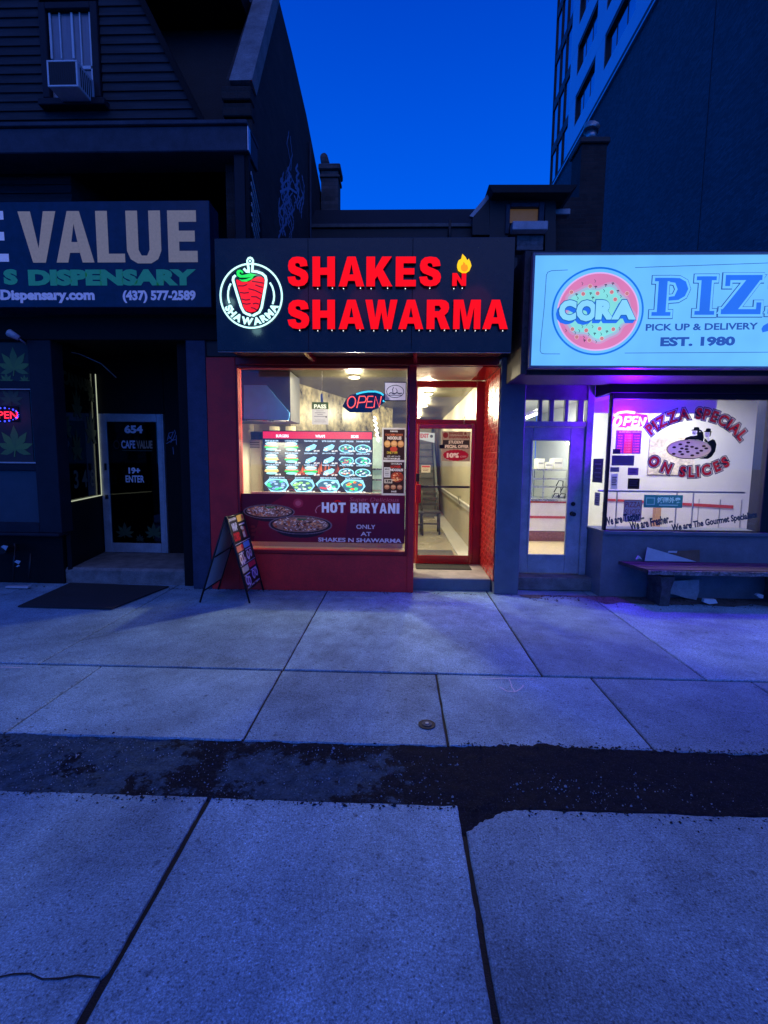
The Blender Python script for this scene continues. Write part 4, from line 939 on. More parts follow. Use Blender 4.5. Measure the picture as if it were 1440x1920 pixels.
tag(dp.build('offer_poster', PAPER), 'STUDENT SPECIAL OFFER 10% poster on the upper glass of the red door', 'poster')
dt = Art.on(822, 830, 834, 844, YD - .04 + .02); dt.rect(824, 834, 834, 841, BLACK); tag(dt.build('black_sticker', PRINT), 'tiny black sticker at the left edge of the student offer poster', 'sticker')
# passage contents
sta = thing('staircase', 'dark grey stair seen far inside through the red door', 'staircase', (.2, 6.6, .15))
for k in range(11):
    z = .15 + .2 * k; box('tread', mat('dark_tread', (.07, .08, .09), .5, var=.3), sta, -.35, .93, 6.6 + .22 * k, 6.85 + .22 * k, z + .165, z + .2, .004); box('riser', mat('grey_riser', (.16, .17, .18), .6, var=.3), sta, -.35, .93, 6.63 + .22 * k, 6.65 + .22 * k, z + .001, z + .164, .002)
MB().prism([(.95, 6.5, .19), (.95, 9.2, .19), (.95, 9.2, 2.7), (.95, 6.5, .55)], (.05, 0, 0)).build('stringer', mat('blue_grey_stringer', (.16, .20, .22), .5), sta)
ex = Art.on(785, 808, 818, 832, 6.2); ex.poly([(786, 810), (815, 812), (815, 830), (786, 824)], S(225, 225, 215)); ex.text('EXIT', 788, 813, 804, 821, S(215, 40, 40), .05); ex.ell(809, 818, 3, 3, S(60, 60, 60))
tag(ex.build('exit_sign', artmat('lit_notice', lit=.8)), 'small white EXIT sign with red letters hanging inside past the red door', 'exit sign')
nt = Art.on(788, 870, 808, 887, 5.9); nt.rect(790, 872, 807, 886, S(225, 215, 210)); nt.rect(791, 873, 806, 876.5, S(200, 70, 80)); nt.rect(792, 879, 804, 880, S(120, 60, 60)); nt.rect(793, 882, 803, 883, S(120, 60, 60))
tag(nt.build('wall_notice', PRINT), 'small white and red notice on the stair inside the takeaway', 'notice')
M_CHAIR = mat('dark_chair_wood', (.035, .04, .045), .35, var=.2)
ch = thing('dining_chair', 'dark wooden dining chair nearer the wall inside the red door', 'chair', (.62, 3.9, .15), 'dark chairs inside the takeaway')
cx0, cy0, cz = .62, 3.9, .15
box('seat', M_CHAIR, ch, cx0 - .2, cx0 + .2, cy0 - .2, cy0 + .2, cz + .42, cz + .46, .01)
for sx_ in (-1, 1):
    MB().tube([(cx0 + sx_ * .18, cy0 - .18, cz + .001), (cx0 + sx_ * .17, cy0 - .17, cz + .42)], .02, 6).build('leg', M_CHAIR, ch)
    MB().tube([(cx0 + sx_ * .18, cy0 + .20, cz + .001), (cx0 + sx_ * .17, cy0 + .18, cz + .44), (cx0 + sx_ * .17, cy0 + .25, cz + .84)], .02, 6).build('leg', M_CHAIR, ch)
for k in range(3): box('back_slat', M_CHAIR, ch, cx0 - .16, cx0 + .16, cy0 + .20 + .02 * k, cy0 + .215 + .02 * k, cz + .55 + .11 * k, cz + .60 + .11 * k, .004)
box('stretcher', M_CHAIR, ch, cx0 - .16, cx0 + .16, cy0 - .19, cy0 - .165, cz + .2, cz + .23, .004)
c2 = copy_tree(ch, (.28, 3.75, .15)); c2['label'] = 'dark wooden dining chair half hidden by the left stile of the red door'
# wall hardware and mats
MB().tube([(1.12, 3.0, .95), (1.06, 3.0, .98), (1.10, 3.0, .82)], .012, 6).build('coat_hook', M_STEEL, shop)
mt = MB(); mt.box(.14, .86, 1.35, 2.0, .151, .162, .003); tag(mt.build('door_mat', mat('grey_ribbed_mat', (.10, .10, .10), .9, var=.6, scale=14, stretch=(1, 8, 1), bump=.6)), 'grey woven mat on the pale floor just inside the red door', 'mat')
m2 = thing('door_mat', 'black rubber mat on the step outside the red door', 'mat', (.6, .7, .151))
box('mat_base', M_RUBBER, m2, .235, .985, .62, .93, .1515, .160, .003)
for k in range(18): box('rib', M_RUBBER, m2, .25 + .04 * k, .27 + .04 * k, .635, .915, .1605, .164, .001)

# ================================================================== A-FRAME
af = thing('sandwich_board', 'folding black sandwich board with food pictures standing on the pavement', 'sandwich board', (-1.93, -.3, 0))
YN, YF = -.57, -.03
rid = (-1.897, .975); lf = (-2.215, 0.0); rf = (-1.655, 0.0)
for nm, ft, ddx in (('panel', lf, -.004), ('printed_panel', rf, .004)):
    for y in (YN, YF): MB().tube([(rid[0] + ddx, y, rid[1]), (ft[0], y, .005)], .011, 6).build('leg', M_BLACKM, af)
def fp(ft, t): return rid[0] + (ft[0] - rid[0]) * t, rid[1] + (ft[1] - rid[1]) * t
a, b = fp(rf, .02), fp(rf, .86); MB().prism([(a[0] + .004, YN + .01, a[1]), (b[0] + .004, YN + .01, b[1]), (b[0] + .004, YF - .01, b[1]), (a[0] + .004, YF - .01, a[1])], (-.008, 0, -.004)).build('printed_panel', M_BLACKM, af)
a2, b2 = fp(lf, .02), fp(lf, .86); MB().prism([(a2[0] - .002, YN + .01, a2[1]), (b2[0] - .002, YN + .01, b2[1]), (b2[0] - .002, YF - .01, b2[1]), (a2[0] - .002, YF - .01, a2[1])], (-.008, 0, .004)).build('plain_panel', mat('pale_board_back', (.55, .55, .58), .6, var=.1), af)
for ft in (lf, rf):
    for t in (.02, .86):
        q = fp(ft, t); MB().tube([(q[0] + (.002 if ft is rf else -.002), YN, q[1]), (q[0] + (.002 if ft is rf else -.002), YF, q[1])], .010, 6).build('cross_bar', M_BLACKM, af)
q = fp(lf, .47); q2 = fp(rf, .47)
MB().tube([(q[0] + .006, YN + .01, q[1]), (q[0] + .006, YF, q[1] + .02)], .008, 6).build('brace', M_BLACKM, af)
MB().tube([(q[0], YF, q[1]), (q2[0], YF, q2[1])], .006, 6).build('brace', M_BLACKM, af)
U = Vector((0, YF - YN - .02, 0)) / 40; V = Vector((b[0] - a[0], 0, b[1] - a[1])) / 100
PA = Art(Vector((a[0] + .0055, YN + .01, a[1] + .002)), U, V, .0006); PA.N = Vector((.86, 0, .5)).normalized()
PA.rect(0, 0, 40, 100, S(24, 22, 26)); PA.text('SHAWARMA', 2, 2, 19, 6, WHITE, .03); PA.text('WRAP', 4, 9, 17, 20, S(205, 215, 235), .05); PA.text('COMBO', 3, 22, 18, 34, S(205, 30, 45), .06)
PA.rect(21, 1, 39, 10, S(235, 190, 90)); PA.ell(36, 5, 2.5, 3, S(220, 90, 60)); PA.rect(22, 13, 37, 15, S(215, 215, 225)); PA.rect(26, 18, 32, 33, S(235, 215, 180)); PA.rect(33, 19, 36, 34, S(205, 60, 60)); PA.ell(27, 19, 3, 2.5, S(230, 220, 200)); PA.rect(26, 22, 31, 25, S(190, 120, 60))
PA.rect(0, 37, 40, 37.8, S(200, 200, 210)); PA.rect(2, 40, 18, 48, S(225, 130, 100)); PA.ell(16, 43, 3, 3, S(220, 50, 60)); PA.rect(20, 39, 36, 47, S(90, 160, 215)); PA.rect(3, 50, 17, 51.5, S(180, 185, 210)); PA.rect(21, 49, 36, 50.5, S(180, 185, 210))
for (u, v, w, h) in ((6, 56, 3, 9), (11, 55, 3.2, 11), (15, 58, 2, 4), (25, 55, 4, 8), (33, 54, 3, 7)): PA.ell(u, v + 3, w, h * .8, S(225, 215, 215)); PA.ell(u, v + 2, w * .5, h * .4, S(160, 110, 90))
PA.rect(0, 66, 40, 66.8, S(170, 170, 190)); PA.rect(2, 69, 18, 77, S(205, 200, 180)); PA.rect(20, 68, 38, 75, S(215, 40, 70)); PA.rect(3, 80, 18, 81.5, S(180, 180, 215)); PA.rect(21, 78, 37, 79.5, S(180, 180, 215))
for (u, v) in ((7, 88), (12, 90), (26, 86), (34, 85)): PA.ell(u, v, 4, 6.5, S(195, 185, 215)); PA.ell(u, v, 2.4, 4, S(110, 80, 130))
PA.text('HOT AND FRESH', 3, 96, 37, 98.5, S(200, 200, 220), .02)
PA.build('menu_print', PRINT, af)

# ================================================================== LEFT SHOP
ls = thing('dispensary_building', 'dark brick and siding building with gabled upper floor at the left', 'building', (-3.8, 0, 0))
box('pilaster', M_LPIL, ls, -2.535, -2.304, -.004, 1.0, 0, 3.05, .006)
box('fascia', M_DARKPAINT, ls, -6.8, -2.10, -.02, .12, 2.98, 3.24, .006)
YB = 1.2
x_d0 = PY(192, 900, YB)[0]; x_d1 = PY(312, 900, YB)[0]
box('entry_side_wall', M_DARKPAINT, ls, -2.70, -2.536, .12, YB + .05, 0, 3.2, .004)
box('entry_back_wall', M_DARKPAINT, ls, x_d1 + .005, -2.701, YB, YB + .1, .2, 3.2, .004)
box('entry_ceiling', M_DARKPAINT, ls, -4.7, -2.54, .12, YB + .1, 3.05, 3.1, 0)
xt0, xt1, zt0, zt1 = B(192, 776, 312, 1034, YB)
box('over_door_wall', M_DARKPAINT, ls, x_d0 - .02, x_d1 + .003, YB, YB + .1, zt1 + .004, 3.2, .004)
zs = .20
stp = MB(); n = 40
top = []
for k in range(n + 1):
    x = -4.52 + (1.9) * k / n; top.append((x, .15 + .02 * noise.noise(Vector((x * 5, 0, 3)))))
stp.add([(x, y, 0) for x, y in top] + [(x, y, zs - .03) for x, y in top] + [(x, y + .03, zs) for x, y in top] + [(-4.9, YB + .1, zs), (-2.62, YB + .1, zs)],
        [(i, i + 1, n + 1 + i + 1, n + 1 + i) for i in range(n)] + [(n + 1 + i, n + 2 + i, 2 * n + 3 + i, 2 * n + 2 + i) for i in range(n)] + [tuple(2 * n + 2 + i for i in range(n + 1)) + (3 * n + 4, 3 * n + 3)])
stp.build('entry_step', M_STEPD, ls)
# bay with filmed windows
bx0 = -6.8; bx1 = PY(66, 860, 0)[0]; bx2 = PY(97, 860, 0)[0]
zA = PY(30, 640, 0)[1]; zB = PY(30, 716, 0)[1]; zC = PY(30, 729, 0)[1]; zD = PY(30, 866, 0)[1]; zE = PY(30, 882, 0)[1]; zF = PY(30, 980, 0)[1]; zG = PY(30, 995, 0)[1]
box('bay_column', M_NAVY, ls, bx1, bx2 + .075, -.01, .20, zG - .02, 2.98, .006)
box('bay_rail', M_NAVY, ls, bx0, bx1 - .002, 0, .1, zB + .012, zC - .012, .004); box('bay_rail', M_NAVY, ls, bx0, bx1 - .002, 0, .1, zE, zD - .02, .004)
box('bay_head', M_DARKPAINT, ls, bx0, bx1 - .002, .0, .1, zA, 2.978, .004)
box('bay_sill', M_NAVY, ls, bx0, bx2 + .06, -.05, .14, zG - .06, zG - .022, .01); box('bay_sill_board', M_NAVY, ls, bx0, bx1 - .002, -.01, .1, zG - .02, zF, .004)
box('bay_base', M_DARKPAINT, ls, bx0, bx2 - .02, .12, .22, 0, zG - .061, .004)
box('bay_panel', mat('slate_panel', (.040, .050, .068), .4, var=.15), ls, bx0, bx1 - .002, .035, .05, zF + .001, zE - .001, .002)
box('window_pane', G_DARK, ls, bx0, bx1 - .002, .03, .036, zB, zA - .001, 0); box('window_pane', G_DARK, ls, bx0, bx1 - .002, .03, .036, zD, zC, 0)
MB().box(bx0, bx1 - .003, -.006, .028, zC - .010, zC, 0).build('light_trim', mat('pale_trim', (.45, .45, .45), .4), ls); MB().box(bx0, bx1 + .01, -.012, .028, zD - .018, zD - .001, .002).build('light_trim', mat('pale_trim', (.45, .45, .45), .4), ls)
LEAFG = S(98, 134, 66)
def leaf(a, cx, cy, r, col, rot=0, q=7):
    for k in range(q):
        an = R_(rot - 90 + (k - (q - 1) / 2) * (250 / q)); L = r * (1 - .11 * abs(k - (q - 1) / 2)); w = L * .16
        dx, dy = math.cos(an), math.sin(an); nx, ny = -dy, dx
        a.poly([(cx, cy), (cx + dx * L * .3 + nx * w * .8, cy + dy * L * .3 + ny * w * .8), (cx + dx * L * .6 + nx * w, cy + dy * L * .6 + ny * w), (cx + dx * L, cy + dy * L), (cx + dx * L * .6 - nx * w, cy + dy * L * .6 - ny * w), (cx + dx * L * .3 - nx * w * .8, cy + dy * L * .3 - ny * w * .8)], (col[0] * (.8 + .1 * (k % 3)), col[1] * (.8 + .1 * (k % 3)), col[2]))
    a.stroke([(cx, cy), (cx - r * .05, cy + r * .3)], r * .05, col)
fa = Art.on(-120, 640, 58, 716, .026, (-120, 640, 58, 716)); fa.rect(-120, 641, 57, 715, S(44, 48, 46)); leaf(fa, 26, 692, 42, LEAFG); leaf(fa, -30, 690, 40, LEAFG); leaf(fa, 10, 722 - 6, 18, LEAFG); leaf(fa, 44, 722 - 6, 14, LEAFG)
fa.build('leaf_film', PRINT, ls)
fb = Art.on(-120, 730, 60, 866, .026, (-120, 730, 60, 866)); fb.rect(-120, 731, 59, 865, S(56, 46, 48)); leaf(fb, 25, 752, 30, S(66, 84, 58), 0); leaf(fb, 26, 842, 46, LEAFG); leaf(fb, -45, 840, 44, LEAFG)
fb.build('leaf_film', PRINT, ls)
# splayed window beside the door
P1 = Vector((bx2 + .06, .16)); P2 = Vector((x_d0 - .02, YB))
def spl(t, z, o=0.0):
    p = P1.lerp(P2, t); nn = Vector(((P2 - P1).y, -(P2 - P1).x)).normalized(); return (p.x + nn.x * o, p.y + nn.y * o, z)
def splbox(t0, t1, z0, z1, th, m, name, o=0.0):
    a = [spl(t0, z0, o), spl(t1, z0, o), spl(t1, z1, o), spl(t0, z1, o)]; nn = Vector(((P2 - P1).y, -(P2 - P1).x, 0)).normalized()
    return MB().prism(a, nn * -th).build(name, m, ls)
zw0, zw1 = PY(190, 929, YB - .1)[1], PY(190, 700, YB - .1)[1]
splbox(0, 1, zs * .0, zw0 - .02, .05, M_DARKPAINT, 'splay_base'); splbox(0, 1, zw1 + .02, 3.05, .05, M_DARKPAINT, 'splay_head')
splbox(0, .06, zw0 - .02, zw1 + .02, .05, M_NAVY, 'splay_post'); splbox(.97, 1, zw0 - .02, zw1 + .02, .05, M_NAVY, 'splay_post')
splbox(.06, .97, zw0 - .018, zw1 + .018, .006, G_DARK, 'window_pane', -.02)
splbox(.06, .97, zw0 - .018, zw1 + .018, .004, mat('dim_interior_film', (.022, .028, .024), .5, var=.6, scale=4), 'dim_film', -.03)
tv_ = Vector((P2.x - P1.x, P2.y - P1.y, 0)); sa = Art(Vector(spl(0, zw1, .0)) , tv_ / 100, Vector((0, 0, -(zw1 - zw0) / 100)), .0006); sa.N = Vector((tv_.y, -tv_.x, 0)).normalized(); sa.O -= sa.N * .018
sa.text('CANNABIS', 8, 6, 88, 16, S(46, 62, 34), .05)
for (u, v, r_) in ((42, 34, 20), (10, 50, 18), (80, 52, 24), (36, 66, 20), (86, 20, 14)): leaf(sa, u, v, r_, S(58, 84, 44))
sa.text('3 4 8', 22, 78, 84, 92, S(80, 92, 88), .02)
sa.build('leaf_film', PRINT, ls)
EL = emitter('pale_edge_light', (.80, .88, .62), .55)
t_ = MB(); t_.tube([spl(.965, zw1, .012), spl(.965, zw0, .012)], .007, 6); t_.tube([spl(.02, zw0 - .01, .012), spl(.965, zw0, .012)], .007, 6); t_.build('edge_light', EL, ls)
# door 654
dl = MB(); sgx = (xt1 - xt0)
gx0, gx1, gz0, gz1 = B(206, 791, 299, 1018, YB)
dl.box(xt0, gx0, YB - .02, YB + .03, zs + .003, zt1, .006); dl.box(gx1, xt1 - .03, YB - .02, YB + .03, zs + .003, zt1, .006); dl.box(gx0 + .001, gx1 - .001, YB - .019, YB + .029, gz1, zt1, .006); dl.box(gx0 + .001, gx1 - .001, YB - .019, YB + .029, zs + .003, gz0, .006)
dl.box(xt1 - .028, xt1, YB - .03, YB + .05, zs + .003, zt1, .006)
M_DOORA = mat('dull_door_aluminium', (.42, .44, .48), .42, .25, var=.25, bump=.05)
d6 = dl.build('entry_door', M_DOORA, ls)
box('door_pane', G_DARK, d6, gx0, gx1, YB, YB + .006, gz0, gz1, 0)
ap = MB().box(gx0, gx1, YB + .012, YB + .02, gz0, gz1, 0).build('dark_film', mat('brown_door_film', (.020, .014, .014), .4, var=.4, scale=3), d6)
da = Art.on(206, 791, 299, 1018, YB - .004)
da.text('654', 238, 797, 272, 812, S(200, 205, 220), .05); da.text('CAFE', 231, 825, 257, 840, S(190, 195, 215), .03); da.text('VALUE', 259, 825, 289, 840, S(150, 130, 110), .04); da.rect(232, 843, 288, 844.5, S(40, 62, 52)); da.build('name_lettering', PRINT, d6); da.items = []
da.text('19+', 242, 875, 264, 887, S(225, 228, 240), .05); da.text('ENTER', 236, 890, 271, 903, S(225, 228, 240), .025)
da.build('age_lettering', PRINT, d6); da.items = []
da.ring(222, 833, 5, 7, 1.6, S(44, 42, 46)); leaf(da, 230, 1002, 24, S(58, 74, 48)); leaf(da, 285, 1002, 24, S(58, 78, 48)); leaf(da, 258, 1012, 12, S(44, 58, 40))
da.build('leaf_decal', PRINT, d6)
box('door_lock', M_BLACKM, d6, gx0 - .05, gx0 - .02, YB - .04, YB - .02, 1.42, 1.52, .003); box('door_lock', M_BLACKM, d6, gx0 - .055, gx0 - .02, YB - .045, YB - .02, 1.0, 1.06, .003)
gfa = Art.on(310, 800, 350, 870, YB - .003)
for s_ in ([(314, 826), (318, 812), (326, 810), (322, 820), (316, 822)], [(320, 830), (326, 822), (330, 812), (328, 806)], [(312, 832), (322, 826), (330, 824)], [(316, 816), (324, 826), (328, 818)], [(324, 838), (325, 852)], [(331, 816), (331, 834)]): gfa.stroke(s_, 1.2, S(120, 130, 165))
gfa.build('graffiti', PRINT, ls)
# LED open sign in the bay
lo = thing('open_sign', 'small red and blue bulb OPEN sign glowing in the leaf-filmed bay window', 'open sign', (PY(5, 777, .02)[0], .02, PY(5, 777, .02)[1]))
MB().box(PY(-26, 777, .02)[0], PY(36, 777, .02)[0], .012, .022, PY(5, 790, .02)[1], PY(5, 762, .02)[1], .004).build('backing', M_DARKPAINT, lo)
LA = Art.on(-30, 760, 40, 792, .010); LA.text('OPEN', -22, 771, 33, 785, (1.2, .02, .05), .02); LA.build('lettering', artmat('red_bulbs', lit=1.6), lo)
lb = MB()
for k in range(22):
    an = k / 22 * 6.283; q = PY(5 + 30 * math.cos(an), 777.5 + 12.5 * math.sin(an), .01); lb.disc((q[0], .01, q[1]), .011 if k % 3 else .006, .004, 8, 'y')
lb.build('blue_bulbs', emitter('blue_led', (.04, .06, 1.0), 2.5), lo)['kind'] = 'stuff'
lamp('sign_glow', 'POINT', (PY(5, 777, -.06)[0], -.06, PY(5, 777, 0)[1]), .25, (1, .1, .5), lo, .04)
# small flood lamp above the bay and its cable
q = PY(30, 630, -.1)
sl = thing('flood_lamp', 'small pale flood lamp clamped over the bay window', 'lamp', (q[0], -.1, q[1]))
MB().tube([(q[0] - .06, -.12, q[1] + .03), (q[0] - .03, -.16, q[1] + .02), (q[0] + .05, -.12, q[1] - .03)], [.028, .045, .03], 12).build('lamp_head', M_WORNWHITE, sl); MB().tube([(q[0] + .02, -.1, q[1] - .02), (q[0] + .02, .02, q[1] - .06)], .01, 6).build('arm', M_WORNWHITE, sl)
cb = [(50, 640), (72, 636), (86, 639), (110, 655), (150, 664), (190, 682), (218, 708)]
tag(MB().tube([(PY(p[0], p[1], .05 + .12 * k)[0], .05 + .12 * k, PY(p[0], p[1], .05 + .12 * k)[1]) for k, p in enumerate(cb)], .006, 6).build('cable', M_WORNWHITE), 'loose pale cable sagging from the flood lamp toward the dark entry', 'cable')
# VALUE sign
vs_ = thing('shop_sign', 'dark navy banner sign with big tan VALUE letters over the dispensary', 'shop sign', (-3.4, -.3, 3.26))
vx0, vx1, vz0, vz1 = -6.8, -2.096, 3.262, 4.372
box('sign_box', mat('navy_banner', (.008, .020, .050), .32, var=.35, scale=3, fine=12, bump=.12), vs_, vx0, vx1, -.30, -.03, vz0, vz1, .006)
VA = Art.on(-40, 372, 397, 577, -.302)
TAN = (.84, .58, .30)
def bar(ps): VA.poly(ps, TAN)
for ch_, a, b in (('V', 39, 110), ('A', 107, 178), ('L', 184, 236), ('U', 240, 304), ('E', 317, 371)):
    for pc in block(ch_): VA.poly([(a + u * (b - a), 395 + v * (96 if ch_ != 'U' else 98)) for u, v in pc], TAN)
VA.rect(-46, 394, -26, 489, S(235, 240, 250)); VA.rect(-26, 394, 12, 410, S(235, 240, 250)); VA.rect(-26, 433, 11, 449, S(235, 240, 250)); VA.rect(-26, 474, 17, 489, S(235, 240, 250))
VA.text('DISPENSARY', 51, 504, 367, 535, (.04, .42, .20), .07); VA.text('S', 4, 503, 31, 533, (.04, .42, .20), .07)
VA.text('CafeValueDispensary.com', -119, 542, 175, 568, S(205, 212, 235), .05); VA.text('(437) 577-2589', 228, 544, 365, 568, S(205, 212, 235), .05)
VA.build('sign_lettering', artmat('warm_glow_lettering', glow=.09), vs_)  # faint glow added to keep the letters warm in the blue dusk
# upper storey
box('beam', M_TRIM, ls, -6.8, -1.728, -.10, .30, 4.985, 5.245, .01); box('beam_cap', M_TRIM, ls, -6.8, -1.722, -.13, .32, 5.247, 5.29, .006)
box('beam_end_flashing', mat('bright_flashing', (.6, .6, .62), .3, .6), ls, -1.727, -1.715, -.10, -.02, 4.99, 5.24, .002)
box('post', M_NAVY, ls, -1.90, -1.78, -.05, .08, 3.0, 4.984, .006)
box('building_core', M_DARKPAINT, ls, -8.0, -2.57, 1.36, 6.0, 0, 7.6, 0)
box('roof_slab', M_DARKPAINT, ls, -8.0, -2.06, .75, 5.6, 7.3, 7.6, 0)
box('porch_back', M_DARKPAINT, ls, -6.8, -2.06, 1.25, 1.3, 3.101, 7.3, 0)
# dark side bracket panel with pale slanting slats
bpn = [(-1.735, -.04, 5.0), (-1.735, .32, 4.72), (-1.735, .45, 4.5), (-1.735, .45, 4.0), (-1.735, -.04, 4.0)]
MB().prism(bpn, (-.04, 0, 0)).build('lattice_panel', M_DARKPAINT, ls)
for k in range(6):
    MB().prism([(-1.733, .02, 4.84 - .11 * k), (-1.733, .32, 4.56 - .11 * k), (-1.733, .32, 4.54 - .11 * k), (-1.733, .02, 4.80 - .11 * k)], (.012, 0, 0)).build('slat', M_WORNWHITE, ls)
# siding boards of the gable
GY = .16
def edge_x(z):       # slanted right edge of the gable
    a = PY(380, 240, GY); b = PY(260, 0, GY); return a[0] + (b[0] - a[0]) * (z - a[1]) / (b[1] - a[1])
wx0, wx1, wz0, wz1 = B(84, 10, 186, 188, GY)
z = 5.292; pitch = .098
def board(x0, x1a, x1b, z, y, name='siding_board'):
    m = MB(); m.add([(x0, y - .022, z), (x1a, y - .022, z), (x1a, y + .01, z), (x0, y + .01, z), (x0, y - .004, z + pitch + .006), (x1b, y - .004, z + pitch + .006), (x1b, y + .01, z + pitch + .006), (x0, y + .01, z + pitch + .006)],
                    [(3, 2, 1, 0), (4, 5, 6, 7), (0, 1, 5, 4), (1, 2, 6, 5), (2, 3, 7, 6), (3, 0, 4, 7)]); return m.build(name, M_SIDING, ls)
while z < 7.4:
    xe0, xe1 = edge_x(z), edge_x(z + pitch)
    if z + pitch > wz0 - .05 and z < wz1 + .05:
        board(-6.6, wx0 - .03, wx0 - .03, z, GY); board(wx1 + .03, xe0, xe1, z, GY)
    else: board(-6.6, xe0, xe1, z, GY)
    z += pitch
MB().prism([(-6.6, GY + .012, 5.29), (edge_x(5.29), GY + .012, 5.29), (edge_x(7.4), GY + .012, 7.4), (-6.6, GY + .012, 7.4)], (0, .5, 0)).build('gable_wall', M_DARKPAINT, ls)
a = PY(380, 240, GY); b = PY(236, -48, GY)
MB().prism([(a[0], GY - .05, a[1]), (a[0] + .07, GY - .05, a[1]), (b[0] + .07, GY - .05, b[1]), (b[0], GY - .05, b[1])], (0, .12, 0)).build('barge_board', M_DARKPAINT, ls)
# lower bay siding under the beam
q0 = PY(0, 340, .35); q1 = PY(134, 340, .35); q2 = PY(232, 360, 1.2)
z = 4.30
while z < 5.2:
    board(-6.6, q1[0], q1[0], z, .35)
    MB().add([(q1[0], .328, z), (q2[0], 1.178, z), (q2[0], 1.2, z), (q1[0], .35, z), (q1[0], .346, z + pitch), (q2[0], 1.196, z + pitch), (q2[0], 1.21, z + pitch), (q1[0], .36, z + pitch)], [(3, 2, 1, 0), (4, 5, 6, 7), (0, 1, 5, 4), (1, 2, 6, 5), (2, 3, 7, 6), (3, 0, 4, 7)]).build('siding_board', M_SIDING, ls)
    z += pitch
z = 4.32
for k in range(8): board(-2.05 + .0, -1.78, -1.78, 3.9 + pitch * k, .45)
# gable window
gw = MB(); gw.box(wx0 - .02, wx0 + .06, GY - .05, GY + .03, wz0, wz1, .006); gw.box(wx1 - .06, wx1 + .02, GY - .05, GY + .03, wz0, wz1, .006); gw.box(wx0 + .061, wx1 - .061, GY - .05, GY + .03, wz1 - .07, wz1, .006)
gwo = gw.build('window', M_NAVY, ls)
sx0, sx1, sz0, sz1 = B(72, 184, 197, 192, GY - .1); box('window_sill', M_NAVY, ls, sx0, sx1, GY - .12, GY + .02, sz0 - .03, sz1, .008)
px_ = B(95, 25, 174, 184, GY); box('pane', mat('sky_lit_blind', (.20, .22, .25), .2, .3, var=.2, scale=3, stretch=(8, 1, 1)), gwo, px_[0], px_[1], GY + .004, GY + .011, px_[2], px_[3], 0)
for pa in (96, 114, 137, 152, 171): q = PY(pa, 80, GY - .01); box('mullion', M_WHITEP, gwo, q[0] - (.014 if pa in (96, 137, 171) else .007), q[0] + (.010 if pa in (96, 137, 171) else .006), GY - .015, GY + .002, (px_[2] if pa > 150 else PY(100, 112, GY)[1]), px_[3], .002)
box('bottom_rail', M_WHITEP, gwo, PY(150, 120, GY)[0], px_[1], GY - .015, GY + .002, PY(160, 129, GY)[1] - .012, PY(160, 125, GY)[1], .002)
ac = thing('air_conditioner', 'boxy white window air conditioner jutting from the gable window', 'air conditioner', (-3.5, -.1, 5.6))
yf = -.18
ax0, ax1, az0, az1 = B(88, 112, 145, 162, yf)
box('ac_case', mat('off_white_case', (.48, .50, .54), .45, var=.15), ac, ax0, ax1, yf + .012, GY, az0, az1, .008)
f_ = MB(); f_.box(ax0, ax1, yf, yf + .011, az0, az0 + .018, .003); f_.box(ax0, ax1, yf, yf + .011, az1 - .018, az1, .003); f_.box(ax0, ax0 + .018, yf, yf + .011, az0 + .019, az1 - .019, .003); f_.box(ax1 - .018, ax1, yf, yf + .011, az0 + .019, az1 - .019, .003); f_.build('front_frame', M_WHITEP, ac)
box('coil', M_BLACKM, ac, ax0 + .019, ax1 - .019, yf + .004, yf + .010, az0 + .019, az1 - .019, 0)
for k in range(12): box('fin', M_BLACKM, ac, ax0 + .022 + (ax1 - ax0 - .05) * k / 12, ax0 + .027 + (ax1 - ax0 - .05) * k / 12, yf + .001, yf + .0038, az0 + .02, az1 - .02, 0)
for k in range(6): box('vent_slot', M_BLACKM, ac, ax1 + .0005, ax1 + .003, yf + .05 + .035 * k, yf + .065 + .035 * k, az0 + .03, az1 - .04, 0)
# mansard roof, party wall, copings
MB().prism([(-3.3, .34, 5.30), (-2.06, .34, 5.30), (-2.06, 1.45, 7.75), (-3.3, 1.45, 7.75)], (0, .1, -.02)).build('mansard_roof', M_SHINGLE, ls)
box('roof_fascia', M_TRIM, ls, -6.8, -2.0, 1.25, 1.6, 7.62, 7.95, .01)
party = [(.12, 2.95), (.12, 5.2), (.22, 5.35), (.22, 5.95), (1.45, 7.92), (2.4, 7.87), (3.5, 7.73), (4.95, 7.34), (5.6, 7.0), (5.6, 2.95)]
MB().prism([(-1.755, y, z) for y, z in party], (-.30, 0, 0)).build('party_wall', M_DBRICK, ls)
MB().prism([(-1.73, .12, 5.86), (-1.73, .30, 5.82), (-1.73, 1.52, 7.90), (-1.73, 1.40, 8.02)], (-.26, 0, 0)).build('coping', M_CONCW, ls)
for k in range(3): box('corbel', M_DBRICK, ls, -2.06, -1.73, .10 - .02 * k, .22, 5.30 + .16 * k, 5.44 + .16 * k, .01)
gg = Art(Vector((-1.753, 0, 0)), Vector((0, 1, 0)), Vector((0, 0, -1)), .0006); gg.N = Vector((1, 0, 0))
PG = S(140, 150, 185)
def pw(px, py): y_, z_ = PX(px, py, -1.753); return (y_, -z_)
rg = random.Random(14); SCR = []
for k in range(30):
    u = rg.uniform(523, 566); v0 = rg.uniform(300, 400); lim = 250 + abs(u - 541) * 3.2; v0 = max(v0, lim); L_ = rg.uniform(24, 80)
    pl = [(u, v0)]
    for j in range(5): pl.append((u + rg.uniform(-4.5, 4.5), min(446, v0 + L_ * (j + 1) / 5)))
    SCR.append(pl)
SCR += [[(541, 246), (537, 270), (544, 300), (538, 330)], [(544, 255), (548, 290), (545, 320)], [(530, 345), (545, 330), (552, 350), (560, 338), (568, 372)], [(524, 360), (540, 352), (556, 362)]]
